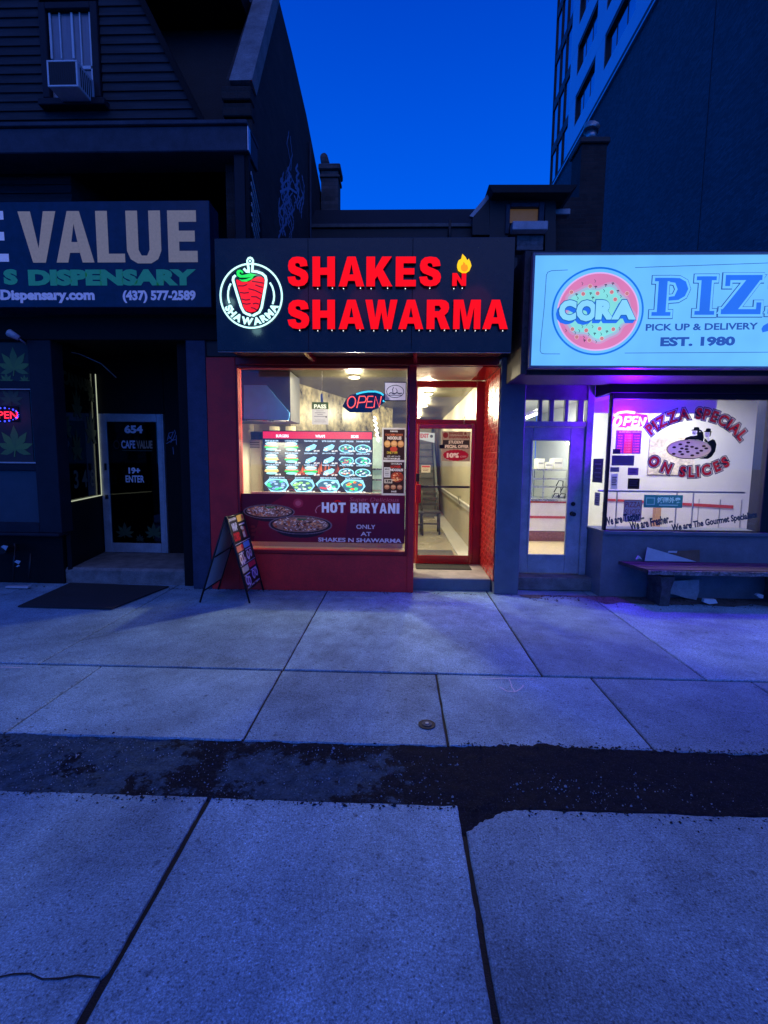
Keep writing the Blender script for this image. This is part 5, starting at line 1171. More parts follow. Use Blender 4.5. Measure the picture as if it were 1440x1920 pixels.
for s_ in SCR:
    Q = []
    for i in range(len(s_) - 1):
        for k in range(5): f = k / 5; Q.append(pw(s_[i][0] * (1 - f) + s_[i + 1][0] * f + random.uniform(-.6, .6), s_[i][1] * (1 - f) + s_[i + 1][1] * f))
    gg.stroke(Q + [pw(*s_[-1])], rg.uniform(.014, .05), PG)
gg.build('graffiti', PRINT, ls)
MB().tube([(-1.725, PX(581, 255, -1.73)[0], 7.4), (-1.725, PX(581, 440, -1.73)[0], 3.9)], .022, 6).build('conduit', M_TRIM, ls)
# stair-side clutter at far left: folded stools with bright labels
stl = thing('folded_stool', 'black stool with torn silvery tape folded under the bay window', 'stool', (-4.7, -.15, 0))
q = PY(10, 1060, -.1)
for k, (a_, b_) in enumerate((((-14, 1018), (-10, 1088)), ((22, 1020), (26, 1090)), ((46, 1040), (50, 1088)))):
    u, v = PY(a_[0], a_[1], -.1), PY(b_[0], b_[1], -.1); MB().tube([(u[0], -.1 + .05 * k, u[1]), (v[0], -.16 + .05 * k, max(.012, v[1]))], .014, 6).build('leg', M_BLACKM, stl)
u = PY(-20, 1022, -.1); v = PY(24, 1036, -.1); box('seat', M_BLACKM, stl, u[0], v[0], -.22, .02, v[1], u[1], .015)
for (a_, b_, c_, d_) in ((2, 1022, 16, 1032), (27, 1050, 40, 1058), (30, 1059, 38, 1063)): 
    u = PY(a_, b_, -.225); v = PY(c_, d_, -.225); MB().prism([(u[0], -.226, u[1] - .02), (u[0] + .03, -.226, u[1]), (v[0], -.226, u[1] - .01), (v[0] - .03, -.226, v[1])], (0, -.004, 0)).build('tape', mat('silver_tape', (.5, .55, .6), .3, .4), stl)
u = PY(18, 1083, -.1); v = PY(60, 1088, -.1); box('foot_bar', M_WORNWHITE, stl, u[0], v[0], -.18, -.12, .01, .035, .004)
# mat on the pavement
mpts = [(-4.06, -.875), (-3.02, -.90), (-2.86, .03), (-4.16, .09)]
tag(MB().prism([(x, y, .005 + .004 * (i % 2)) for i, (x, y) in enumerate(mpts)], (0, 0, .014)).build('pavement_mat', M_RUBBER), 'large black rubber mat lying askew on the pavement before the dark step', 'mat')

# ================================================================== PIZZA SHOP (right)
cs = thing('pizza_shop', 'blue-grey pizza shop front with recessed white door and wide lit window', 'shop', (3, 0, 0))
YC = .40
fx0 = 1.455
M_DOORW = M_WORNWHITE
cdx0, cdx1, cdz0, cdz1 = B(978, 801, 1098, 1074, YC)
box('shop_step', M_STEPD, cs, 1.456, 2.42, .20, YC + .05, .004, .170, .01)
g0, g1, g2, g3 = B(994, 826, 1064, 1040, YC)
dm = MB(); zb = .178
dm.box(1.50, g0, YC, YC + .045, zb, cdz1, .005); dm.box(g1, cdx1 - .05, YC, YC + .045, zb, cdz1, .005); dm.box(g0 + .001, g1 - .001, YC + .001, YC + .044, g3, cdz1, .005); dm.box(g0 + .001, g1 - .001, YC + .001, YC + .044, zb, g2, .005)
dC = dm.build('shop_door', M_DOORW, cs)
box('door_pane', G_CORA, dC, g0, g1, YC + .02, YC + .026, g2, g3, 0)
bd = MB(); bd.box(g0 - .02, g0 + .004, YC - .012, YC - .001, g2 - .02, g3 + .02, .004); bd.box(g1 - .004, g1 + .02, YC - .012, YC - .001, g2 - .02, g3 + .02, .004); bd.box(g0 + .005, g1 - .005, YC - .012, YC - .001, g3 - .003, g3 + .02, .004); bd.box(g0 + .005, g1 - .005, YC - .012, YC - .001, g2 - .02, g2 + .003, .004); bd.build('glazing_bead', M_DOORW, dC)
kq = PY(1075, 964, YC - .05); MB().disc((kq[0], YC - .002, kq[1]), .030, .012, 20, 'y').disc((kq[0], YC - .014, kq[1]), .012, .03, 12, 'y').disc((kq[0], YC - .044, kq[1]), .027, .03, 20, 'y').build('door_knob', M_BLACKM, dC)
kq = PY(1075, 945, YC - .02); MB().disc((kq[0], YC - .002, kq[1]), .026, .02, 20, 'y').build('deadbolt', M_BLACKM, dC)
lpx = PY(966, 880, YC - .0); box('astragal_plate', M_NAVY, dC, 1.498, 1.545, YC - .015, YC - .002, PY(985, 892, YC)[1], PY(985, 868, YC)[1], .003)
# frame
cf = MB(); cf.box(1.456, 1.498, YC - .02, YC + .08, .171, 2.56, .005); cf.box(cdx1 - .048, cdx1 + .035, YC - .03, YC + .08, .171, 2.56, .006); cf.box(1.499, cdx1 - .049, YC - .02, YC + .08, cdz1 + .004, cdz1 + .07, .005)
cf.build('door_frame', M_DOORW, cs)
tz0, tz1 = PY(1040, 792, YC)[1], PY(1040, 750, YC)[1]
tf = MB(); tf.box(1.499, cdx1 - .049, YC - .01, YC + .06, cdz1 + .071, tz0, .004); tf.box(1.499, cdx1 - .049, YC - .01, YC + .06, tz1, 2.56, .004)
for (pa, pb) in ((1010, 1016), (1030, 1038), (1059, 1065), (1083, 1094)): tf.box(PY(pa, 770, YC)[0], PY(pb, 770, YC)[0], YC - .012, YC + .055, tz0 + .001, tz1 - .001, .004)
tfo = tf.build('transom_frame', mat('purple_grey_frame', (.16, .16, .2), .5), cs); box('transom_pane', G_CORA, tfo, 1.50, cdx1 - .05, YC + .02, YC + .026, tz0, tz1, 0)
tl = thing('ceiling_light', 'slanting bright tube lamp seen through the small panes over the pizza shop door', 'ceiling light', (1.9, 2.6, 2.7))
q = PY(988, 783, 1.6); q2 = PY(1009, 775, 2.3); MB().tube([(q[0], 1.6, q[1]), (q2[0], 2.3, q2[1])], .022, 8).build('tube', E_COOL, tl); MB().tube([(q[0], 1.6, q[1] + .05), (q2[0], 2.3, q2[1] + .05)], .028, 8).build('fitting', M_WHITEP, tl)
# window: base wall, splay, sill, frame, panes
CW0, CW1 = 2.455, 4.235; cz0, cz1 = .805, 2.335
sp0 = Vector((cdx1 + .036, YC + .02)); sp1 = Vector((2.43, .0))
MB().prism([(sp0.x, sp0.y, 0), (sp1.x - .01, -.01, 0), (8.0, -.01, 0), (8.0, .3, 0), (sp0.x + .1, .45, 0)], (0, 0, .762)).build('base_wall', M_GREYWALL, cs)
MB().prism([(sp0.x - .02, sp0.y - .01, .763), (sp1.x - .02, -.045, .763), (8.0, -.045, .763), (8.0, .3, .763), (sp0.x + .1, .45, .763)], (0, 0, .037)).build('window_ledge', M_BLUEGREY, cs)
wf = MB(); wf.box(2.432, CW0, -.01, .07, .801, 2.40, .005); wf.box(CW1, CW1 + .06, -.01, .07, .801, 2.40, .005); wf.box(CW0 + .001, CW1 - .001, -.008, .068, .801, cz0 + .01, .004); wf.box(CW0 + .001, CW1 - .001, -.008, .068, cz1, 2.40, .004)
wfo = wf.build('window_frame', M_NAVY, cs); box('window_pane', G_CORA, wfo, CW0, CW1, .03, .036, cz0 + .01, cz1, 0)
MB().prism([(sp0.x, sp0.y, .801), (2.431, .03, .801), (2.431, .036, .801), (sp0.x, sp0.y + .006, .801)], (0, 0, 1.54)).build('side_pane', G_CORA, wfo)
box('right_pier', M_NAVY, cs, CW1 + .061, 4.60, .0, .3, .801, 2.55, .005)
MB().prism([(cdx1 + .036, YC - .03, 2.401), (2.40, -.06, 2.401), (8, -.06, 2.401), (8, .1, 2.401), (2.5, .1, 2.401), (cdx1 + .08, YC + .06, 2.401)], (0, 0, .16)).build('window_cornice', M_NAVY, cs)
box('fascia', M_DARKPAINT, cs, 1.46, 8, .05, .3, 2.565, 3.95, .004)
box('soffit', mat('pale_soffit', (.40, .40, .45), .5, var=.2), cs, 1.46, 8, -.02, YC + .1, 2.555, 2.562, 0)
# inside
box('shop_floor', M_WOODFL, cs, 1.47, 7, .46, 6, .03, .172, 0); box('ceiling', M_WHITEWALL, cs, 1.47, 7, .46, 6, 2.70, 2.72, 0)
box('back_wall', mat('pale_mint_wall', (.62, .74, .70), .5, var=.08), cs, 1.47, 3.21, 5.9, 6, .173, 2.698, 0); box('side_wall', M_WHITEWALL, cs, 1.465, 1.495, .5, 5.88, .173, 2.698, 0)
box('partition_wall', M_WHITEWALL, cs, 3.26, 7.0, 1.9, 1.95, .173, 2.698, 0)
box('partition_wall', M_WHITEWALL, cs, 3.22, 3.259, 1.9, 5.88, .173, 2.698, 0)
box('bulkhead', M_WHITEWALL, cs, 2.46, 4.02, .62, .68, 2.24, 2.698, .003)
bq = B(1216, 820, 1302, 890, 1.89); box('faded_picture', mat('faded_tan_picture', (.62, .55, .46), .6, var=.45, scale=7, fine=30), cs, bq[0], bq[1], 1.875, 1.895, bq[2], bq[3], .002)
zr = PY(1270, 922, .30)[1]; box('display_rail', M_ALU, cs, CW0, CW1, .28, .31, zr - .012, zr + .012, .003)
for k, pxa in enumerate((1156, 1268, 1299)): xq = PY(pxa, 950, .29)[0]; box('rail_post', M_ALU, cs, xq - .006, xq + .006, .285, .305, .801, zr - .013, .002)
r1 = PY(1180, 940, 1.88)[1]; r2 = PY(1180, 944, 1.88)[1]
MB().prism([(3.27, 1.885, PY(1140, 935, 1.88)[1]), (5.2, 1.885, PY(1395, 948, 1.88)[1]), (5.2, 1.885, PY(1395, 954, 1.88)[1]), (3.27, 1.885, PY(1140, 939, 1.88)[1])], (0, .01, 0)).build('red_wall_stripe', M_REDSTRIPE, cs)
for pxa in (1310, 1350, 1390): xq = PY(pxa, 960, 1.88)[0]; box('panel_joint', M_ALU, cs, xq - .004, xq + .004, 1.888, 1.897, .2, 1.05, 0)
xq = PY(1233, 970, 1.7)[0]; box('wooden_post', mat('tan_wood', (.45, .27, .14), .5), cs, xq - .04, xq + .05, 1.7, 1.78, .173, PY(1233, 945, 1.7)[1], .004)
# counter seen through the door
ct = thing('service_counter', 'white counter with red stripes seen through the pizza shop door', 'counter', (2.2, 3.0, .172))
def cb_(name, m, py0, py1, y0, y1): box(name, m, ct, 1.52, 3.20, y0, y1, PY(1030, py1, y0)[1], PY(1030, py0, y0)[1], .002)
cb_('counter_front', M_COUNTER, 943, 996, 3.0, 3.5); box('counter_skirting', M_BROWN, ct, 1.52, 3.20, 2.99, 3.4, .173, PY(1030, 997, 3.0)[1], .002)
box('red_stripe', M_REDSTRIPE, ct, 1.52, 3.20, 2.99, 2.998, PY(1030, 972, 3)[1], PY(1030, 967.5, 3)[1], 0); box('red_stripe', M_REDSTRIPE, ct, 1.52, 3.20, 2.985, 2.998, PY(1030, 943, 3)[1], PY(1030, 940, 3)[1], 0)
box('counter_top', M_STEEL, ct, 1.52, 3.20, 2.95, 3.55, PY(1030, 939.5, 3)[1], PY(1030, 935, 3)[1], .003)
sh = thing('glass_shelving', 'tiered glass shelves holding boxes above the pizza shop counter', 'shelves', (2.2, 3.4, 1.1))
for py in (881, 898, 913): zq = PY(1030, py, 3.3)[1]; box('shelf', M_STEEL, sh, 1.52, 3.18, 3.25, 3.6, zq - .012, zq + .012, .002)
for pxa in (997, 1018, 1062): xq = PY(pxa, 900, 3.3)[0]; box('upright', M_STEEL, sh, xq - .01, xq + .01, 3.26, 3.28, .93, PY(1030, 880, 3.3)[1], .001)
zq = PY(1030, 881, 3.3)[1] + .0125
for k, (a_, b_, h_) in enumerate(((1008, 1021, .19), (1022, 1037, .13), (1038, 1055, .20))):
    xa, xb = PY(a_, 870, 3.3)[0], PY(b_, 870, 3.3)[0]; o = box('carton', mat('pale_carton', (.70, .66, .50), .7, var=.1), None, xa, xb, 3.3, 3.55, zq, zq + h_, .004)
    tag(o, ('left carton with a dark band on the top glass shelf', 'low middle carton on the top glass shelf', 'tallest right carton on the top glass shelf')[k], 'carton', 'cartons above the pizza counter')
    s = box('printed_band', M_BLACKM, o, xa + .02, xb - .02, 3.297, 3.2995, zq + h_ * .55, zq + h_ * .62, 0)
fm = thing('espresso_machine', 'small wiry chrome machine on the pizza shop counter', 'machine', (2.5, 3.2, .95))
for k in range(5): q = PY(1040 + 4 * k, 930 - (k % 3) * 12, 3.2); MB().tube([(q[0] - .05, 3.2, q[1] - .05), (q[0], 3.2, q[1] + .05), (q[0] + .08, 3.22, q[1] + .04), (q[0] + .08, 3.22, q[1] - .06)], .010, 6).build('pipe', M_BLACKM, fm)
q = PY(1050, 930, 3.25); box('machine_body', M_STEEL, fm, q[0] - .12, q[0] + .12, 3.25, 3.40, .955, q[1] + .02, .01)
lamp('pizza_tube', 'AREA', (2.1, 3.0, 2.66), 95, (.94, 1.0, .84), cs, .9)
lamp('pizza_window_tube', 'AREA', (4.0, 1.0, 2.66), 62, (1.0, .97, .86), cs, .7)
q = PY(1065, 832, 2.2); blb = thing('bare_bulb', 'bright bare bulb at the top right corner of the pizza door glass', 'bulb', (q[0], 2.2, q[1])); MB().disc((q[0], 2.2, q[1] - .02), .03, .04, 14).build('bulb', E_WARM, blb); MB().tube([(q[0], 2.2, q[1] + .02), (q[0], 2.2, 2.69)], .004, 5).build('wire', M_WHITEP, blb)
# window graphics
G3 = Art.on(1120, 730, 1440, 1010, .026, (0, 0, 1440, 1260), .0005)
RIMS = ((.020, None, (.50, .012, .03)), (.020, .050, S(40, 20, 45)), (.050, .095, S(190, 165, 170)), (.095, .150, S(45, 50, 85)))
for bold, outer, col in RIMS:
    G3.chars('PIZZA SPECIAL', 792, 752, 556, -40.5, 47.5, 84, col, bold, False, .92, outer)
G3.build('arched_lettering', VINYL, cs); G3.items = []
for bold, outer, col in RIMS: G3.chars('ON SLICES', 780, 122, 565, -32, 32, 82, col, bold, True, .92, outer)
G3.build('curved_lettering', VINYL, cs); G3.items = []
FACE = S(235, 225, 225)
for pl in ([(718, 424), (733, 398), (775, 384), (800, 384), (826, 378), (846, 352), (856, 340), (876, 352), (884, 400), (880, 428), (838, 416), (760, 412)], [(774, 333), (792, 330), (797, 312), (820, 309), (838, 314), (842, 330), (864, 338), (862, 344), (820, 340), (776, 340)],
           [(826, 340), (842, 340), (846, 366), (828, 378), (822, 366)], [(878, 344), (892, 342), (898, 322), (918, 318), (936, 323), (938, 343), (950, 348), (946, 352), (882, 350)], [(932, 352), (942, 352), (940, 378), (930, 392)],
           [(890, 398), (905, 412), (922, 430), (960, 408), (978, 418), (994, 452), (988, 512), (962, 556), (932, 575), (852, 575), (920, 550), (954, 510), (950, 468), (915, 440), (888, 428)]): G3.poly(pl, BLACK)
G3.poly([(782, 342), (820, 342), (820, 366), (808, 380), (790, 374), (780, 358)], FACE); G3.poly([(890, 352), (930, 352), (928, 386), (912, 400), (896, 392), (888, 372)], FACE)
G3.stroke([(784, 362), (796, 359), (808, 363)], 4, BLACK); G3.stroke([(898, 384), (916, 384)], 3, BLACK); G3.rect(788, 349, 794, 352, BLACK); G3.rect(804, 349, 810, 352, BLACK); G3.rect(897, 364, 903, 367, BLACK); G3.rect(913, 364, 919, 367, BLACK)
G3.poly([(908, 404), (924, 400), (936, 414), (924, 428)], FACE)
G3.ring(768, 496, 187, 78, 7, S(70, 60, 75), n=48); G3.ring(768, 494, 172, 66, 22, S(235, 205, 180), n=48); G3.ell(768, 494, 162, 57, S(230, 205, 190), 36)
for (u, v) in ((690, 455), (755, 440), (640, 480), (705, 490), (745, 470), (745, 495), (790, 475), (828, 487), (888, 468), (910, 487), (870, 507), (692, 517), (757, 517), (840, 527), (640, 535), (712, 538), (797, 547)): G3.ell(u, v, 17, 9, S(66, 20, 40), 10)
G3.build('chef_decal', VINYL, cs); G3.items = []
for (t, a, b, c, d, an) in (('We are Tastier...', 82, 1062, 428, 1118, -11), ('We are Fresher...', 305, 1092, 674, 1150, -12), ('We are The Gourmet Specialists', 664, 1082, 1392, 1140, -10)): G3.text(t, a, b - 8, c, d + 10, S(24, 44, 84), .045, an)
G3.build('window_lettering', VINYL, cs)
def sticker(px0, py0, px1, py1, col, label, name='sticker', y=.02, lines=3, lc=S(70, 70, 90), txt=None):
    s_ = Art.on(px0, py0, px1, py1, y); s_.rect(px0, py0, px1, py1, col); h = py1 - py0; w = px1 - px0
    if txt: s_.text(txt[0], px0 + w * .1, py0 + h * .2, px1 - w * .1, py0 + h * .75, txt[1], .05)
    else:
        for k in range(lines): s_.rect(px0 + w * .15, py0 + h * (.2 + .6 * k / lines), px1 - w * (.15 + .1 * (k % 2)), py0 + h * (.2 + .6 * k / lines) + max(.5, h * .07), lc)
    return tag(s_.build(name, VINYL), label, 'sticker')
sticker(1147, 854, 1189, 873, S(62, 62, 110), 'dark blue oblong sticker below the glowing business hours board')
sticker(1149, 842, 1163, 851, S(40, 30, 70), 'tiny dark sticker touching the bottom left of the hours board')
sticker(1144, 876, 1161, 885, S(90, 95, 130), 'thin grey-blue sticker near the left frame of the pizza window')
sticker(1145, 888, 1158, 917, S(180, 185, 200), 'tall white leaflet low at the left of the pizza window', lines=5)
sticker(1177, 877, 1197, 891, S(92, 70, 140), 'violet square sticker left of the chef decal')
sticker(1177, 897, 1199, 917, S(34, 28, 34), 'black square card at the left of the pizza window just above the rail')
tg = Art.on(1206, 926, 1281, 953, .018); tg.rect(1207, 928, 1280, 952, S(40, 120, 135)); tg.text('饭团外卖', 1232, 932, 1276, 944, S(150, 205, 215), .03); tg.rect(1236, 946, 1272, 948, S(130, 190, 200)); tg.rect(1211, 933, 1228, 947, S(120, 180, 190)); tg.rect(1213, 935, 1226, 945, S(40, 120, 135))
tg.flatten(1207, 928, 1280, 952, 160, 56)
tag(tg.build('delivery_sticker', PAPER), 'teal oblong sticker with pale Chinese characters under the pizza window rail', 'sticker')
pz = Art.on(1168, 935, 1206, 980, .34); pz.rect(1169, 937, 1203, 978, S(190, 150, 140)); pz.rect(1171, 939, 1201, 976, S(215, 205, 195)); pz.text('PIZZA', 1172, 941, 1200, 951, S(180, 60, 55), .0); pz.text('SLICES', 1172, 955, 1200, 965, S(150, 70, 60), .0)
tag(pz.build('slices_sign', PRINT), 'framed PIZZA SLICES card standing behind the lower pizza window', 'sign card')
for k in range(2):
    pp0 = sp1.lerp(sp0, .22 + .08 * k); pp1 = sp1.lerp(sp0, .80 if k == 0 else .6)
    zt, zb_ = ((1.65, 1.36), (1.24, 1.08))[k]; n_ = Vector((sp0.y - sp1.y, sp1.x - sp0.x, 0)).normalized() * -1
    sa_ = Art(Vector((pp0.x, pp0.y, zt)) + n_ * .001, Vector((pp1.x - pp0.x, pp1.y - pp0.y, 0)) / 10, Vector((0, 0, -(zt - zb_) / 10)), .0006); sa_.N = Vector((-abs(n_.x), -abs(n_.y), 0)); sa_.rect(0, 0, 10, 10, (S(60, 62, 80), S(120, 120, 150))[k])
    for j in range(4): sa_.rect(2, 2 + 1.8 * j, 8 - j % 2, 2.5 + 1.8 * j, S(130, 130, 150) if k == 0 else S(60, 60, 90))
    tag(sa_.build('leaflet', VINYL), ('large grey leaflet on the slanted side pane of the pizza shop', 'small lilac leaflet low on the slanted side pane of the pizza shop')[k], 'leaflet')
# neon OPEN and hours board
E_PW = emitter('hot_white_neon', (1.0, .55, 1.0), 3.4)
on = thing('open_sign', 'blown-out pink-white OPEN neon sign in the pizza shop window', 'open sign', (2.6, .06, 2.2))
YO = .08
MB().prism([xx(p[0], p[1], YO + .02) for p in ((1148, 788), (1151, 776), (1160, 771), (1214, 778), (1216, 792), (1196, 803), (1152, 800))][::-1], (0, .01, 0)).build('backing', mat('neon_halo_backing', (.1, .02, .2), .4, emit=(.42, .02, 1.0), strength=1.3), on)  # backing made to glow for the halo around the neon
O2 = [(1158 + 6 * math.cos(a) - 2.5 * math.sin(a), 790 + 8.5 * math.sin(a)) for a in [k * 2 * math.pi / 18 for k in range(19)]]
tubes([O2], YO, .016, E_PW, 'letter', on); tubes([[(1170, 798), (1174, 782), (1182, 782), (1184, 786), (1180, 790), (1173, 790)]], YO, .016, E_PW, 'letter', on)
tubes([[(1196, 782), (1188, 782), (1185, 798), (1194, 798)], [(1187, 790), (1194, 790)]], YO, .016, E_PW, 'letter', on); tubes([[(1197, 798), (1200, 783), (1206, 798), (1211, 783)]], YO, .016, E_PW, 'letter', on)
tubes([[(1152, 780), (1160, 774), (1175, 772), (1190, 774)], [(1176, 802), (1190, 803), (1198, 801)]], YO, .016, E_PW, 'arc', on)
q = xx(1180, 785, -.03); lamp('neon_glow', 'POINT', q, 140.0, (.14, .0, 1.0), on, .08); q = xx(1182, 776, .3); lamp('neon_glow', 'POINT', q, 60.0, (.06, .0, 1.0), on, .06)
hb = thing('hours_board', 'red and purple lit business hours board beneath the OPEN neon', 'hours board', (2.65, .06, 1.9))
hq = B(1155, 807, 1202, 851, .075); box('case', M_BLACKM, hb, hq[0], hq[1], .076, .09, hq[2], hq[3], .003)
H = Art.on(1155, 807, 1202, 851, .074); H.rect(1155, 807, 1202, 851, S(120, 20, 190)); H.rect(1170, 813, 1186, 850, S(235, 10, 60)); H.text('BUSINESS HOURS', 1160, 808.5, 1200, 811.5, S(255, 150, 255), .03)
for r, dname in enumerate(('MON', 'TUE', 'WED', 'THU', 'FRI', 'SAT', 'SUN')):
    v = 815 + 5.0 * r; H.text(dname, 1158, v, 1167, v + 3.2, S(255, 60, 160), .05); H.text('11:00', 1172, v, 1183, v + 3.2, S(255, 90, 120), .05); H.text('12:00', 1188, v, 1199, v + 3.2, S(255, 60, 190), .05)
H.build('lit_text', artmat('hours_light', lit=1.2), hb)
# pizza sign ----------------------------------------------------------
pg = thing('pizza_sign', 'big backlit pale blue CORA PIZZA box sign with pizza emblem', 'shop sign', (3, -.7, 2.55))
YP = -.72
def wxz(px, py): return PY(px, py, YP)
L0 = wxz(1001, 480); L1 = wxz(997, 686); x_l = (L0[0] + L1[0]) / 2; zt = L0[1]; zb2 = L1[1]; xr = 5.6
zt = 3.622; zb2 = 2.566
box('sign_case', mat('rusty_dark_steel', (.045, .04, .045), .6, .3, var=.5, scale=10, bump=.3), pg, x_l - .085, xr, -.60, .049, zb2 - .07, zt + .07, .006)
fr2 = MB(); fr2.box(x_l - .022, x_l, YP - .02, -.601, zb2 - .022, zt + .022, .003); fr2.box(x_l + .001, xr, YP - .02, -.601, zt, zt + .022, .003); fr2.box(x_l + .001, xr, YP - .02, -.601, zb2 - .022, zb2, .003); fr2.build('face_frame', mat('blue_grey_rim', (.16, .19, .24), .4, .3), pg)
fl2 = MB(); fl2.box(x_l - .085, x_l - .023, -.66, -.601, zb2 - .07, zt + .07, .004); fl2.box(x_l - .022, xr, -.66, -.601, zt + .023, zt + .07, .004); fl2.build('outer_flange', mat('rusty_dark_steel', (.045, .04, .045), .6, .3), pg)
rv = MB()
for k in range(30): rv.disc((x_l + .05 + .13 * k, -.661, zt + .048), .011, .006, 8, 'y')
for k in range(9): rv.disc((x_l - .054, -.661, zb2 + .12 * k + .03), .011, .006, 8, 'y')
rv.build('rivets', M_BLACKM, pg); rv_o = [o for o in COL.objects if o.name.startswith('rivets')][0]; rv_o['kind'] = 'stuff'
Z7 = Art.on(960, 440, 1440, 720, YP, (0, 0, 1440, 840), .0008)
LBx = (.125, .46, 1.0)
ur = (xr - (Z7.O.x)) / Z7.U.x; vt = (Z7.O.z - zt) / -Z7.V.z; vb = (Z7.O.z - zb2) / -Z7.V.z; ul = (x_l - Z7.O.x) / Z7.U.x
Z7.rect(ul, vt, ur, vb, LBx)
BL = S(0, 95, 190); DB = S(28, 70, 150); MBL = S(20, 100, 228)
Z7.stroke([(306, 193), (215, 197), (195, 205), (187, 222), (183, 400), (171, 600), (170, 650), (178, 664), (195, 668), (285, 668)], 3.2, DB)
Z7.stroke([(683, 181), (1440, 157), (2200, 140)], 3.2, DB); Z7.stroke([(654, 662), (1440, 655), (2200, 650)], 3.2, DB)
Z7.ring(486, 426, 255, 244, 11, S(0, 105, 215), n=72); Z7.ell(488, 428, 232, 222, S(215, 165, 225), 64); Z7.ell(488, 428, 224, 214, S(205, 112, 165), 64)
cheese = []
for k in range(60):
    a_ = k * 2 * math.pi / 60; r_ = 1 + .07 * math.sin(a_ * 5 + 1) + .05 * math.sin(a_ * 9); cheese.append((488 + 186 * r_ * math.cos(a_), 432 + 152 * r_ * math.sin(a_)))
Z7.poly([(488 + (u - 488) * 1.08, 432 + (v - 432) * 1.08) for u, v in cheese], S(190, 140, 185)); Z7.poly(cheese, S(150, 178, 205)); Z7.poly([(488 + (u - 488) * .92, 432 + (v - 432) * .9) for u, v in cheese], S(125, 212, 212))
for (u, v) in ((436, 285), (399, 328), (480, 325), (559, 318), (581, 359), (348, 527), (427, 534), (502, 524), (580, 527), (518, 580), (332, 318), (645, 326), (375, 572), (448, 590)): Z7.ell(u, v, 12.5, 12.5, S(225, 190, 200), 14); Z7.ell(u, v, 10.5, 10.5, S(188, 112, 118), 14)
rz = random.Random(8)
for (u, v) in ((392, 270), (463, 256), (524, 280), (563, 271), (362, 332), (441, 326), (516, 311), (594, 313), (468, 290), (370, 352), (455, 350), (535, 340), (612, 342), (312, 535), (388, 537), (404, 512), (462, 512), (476, 553), (545, 541), (616, 524), (416, 573), (420, 592), (487, 598), (513, 555), (365, 548), (443, 556), (428, 498)):
    a_ = rz.random() * 3; k = rz.random()
    if k < .5: Z7.stroke([(u - 8, v - 3), (u + 2, v - 5), (u + 7, v)], 4, S(20, 14, 40)); Z7.stroke([(u, v - 6), (u - 1, v + 8)], 4, S(20, 14, 40))
    else: Z7.stroke([(u - 5, v - 9), (u + 3, v), (u - 2, v + 9)], 2.6, S(30, 60, 70))
# CORA in fat letters
for ch_, (a_, b_, c_, d_) in zip('CORA', ((264, 362, 366, 482), (362, 362, 480, 486), (470, 362, 580, 476), (560, 362, 702, 476))):
    for (dx, dy) in ((-14, 18), (-10, 14), (-6, 9)): Z7.text(ch_, a_ + dx, b_ + dy, c_ + dx, d_ + dy, MBL, .10)
for ch_, (a_, b_, c_, d_) in zip('CORA', ((264, 362, 366, 482), (362, 362, 480, 486), (470, 362, 580, 476), (560, 362, 702, 476))):
    Z7.text(ch_, a_ - 3, b_ - 3, c_ + 3, d_ + 3, S(5, 90, 160), .105); Z7.text(ch_, a_ + 2, b_ + 2, c_ - 2, d_ - 2, S(130, 205, 250), .07)
def slabletter(ch_, x0, y0, x1, y1):
    w = x1 - x0; h = y1 - y0; R = lambda a, b, c, d: [(x0 + a * w, y0 + b * h), (x0 + c * w, y0 + b * h), (x0 + c * w, y0 + d * h), (x0 + a * w, y0 + d * h)]
    if ch_ == 'P':
        bw = [(x0 + .50 * w, y0), (x0 + .74 * w, y0 + .01 * h), (x0 + .92 * w, y0 + .10 * h), (x0 + 1.0 * w, y0 + .29 * h), (x0 + .92 * w, y0 + .48 * h), (x0 + .74 * w, y0 + .58 * h), (x0 + .46 * w, y0 + .60 * h), (x0 + .46 * w, y0 + .50 * h), (x0 + .62 * w, y0 + .48 * h), (x0 + .70 * w, y0 + .30 * h), (x0 + .62 * w, y0 + .13 * h), (x0 + .46 * w, y0 + .11 * h)]
        return [R(.04, 0, .52, .09), R(.15, .0, .40, 1), R(0, .90, .54, 1), bw]
    if ch_ == 'I': return [R(0, 0, 1, .10), R(.24, 0, .76, 1), R(0, .90, 1, 1)]
    if ch_ == 'Z': return [R(.06, 0, .96, .13), R(.06, 0, .18, .28), [(x0 + .62 * w, y0 + .05 * h), (x0 + .96 * w, y0 + .05 * h), (x0 + .38 * w, y0 + .93 * h), (x0 + .0 * w, y0 + .93 * h)], R(.0, .87, .98, 1), R(.86, .70, .98, 1)]
    if ch_ == 'A': return [[(x0 + .40 * w, y0), (x0 + .60 * w, y0), (x0 + .92 * w, y0 + h), (x0 + .66 * w, y0 + h), (x0 + .5 * w, y0 + .3 * h), (x0 + .34 * w, y0 + h), (x0 + .12 * w, y0 + h)], R(.3, .6, .7, .7), R(0, .91, .42, 1), R(.56, .91, 1, 1)]
shp = []
for ch_, bx_ in (('P', (788, 240, 984, 452)), ('I', (1028, 232, 1138, 446)), ('Z', (1172, 226, 1396, 444)), ('Z', (1430, 222, 1660, 442)), ('A', (1680, 218, 1920, 440))): shp += slabletter(ch_, *bx_)
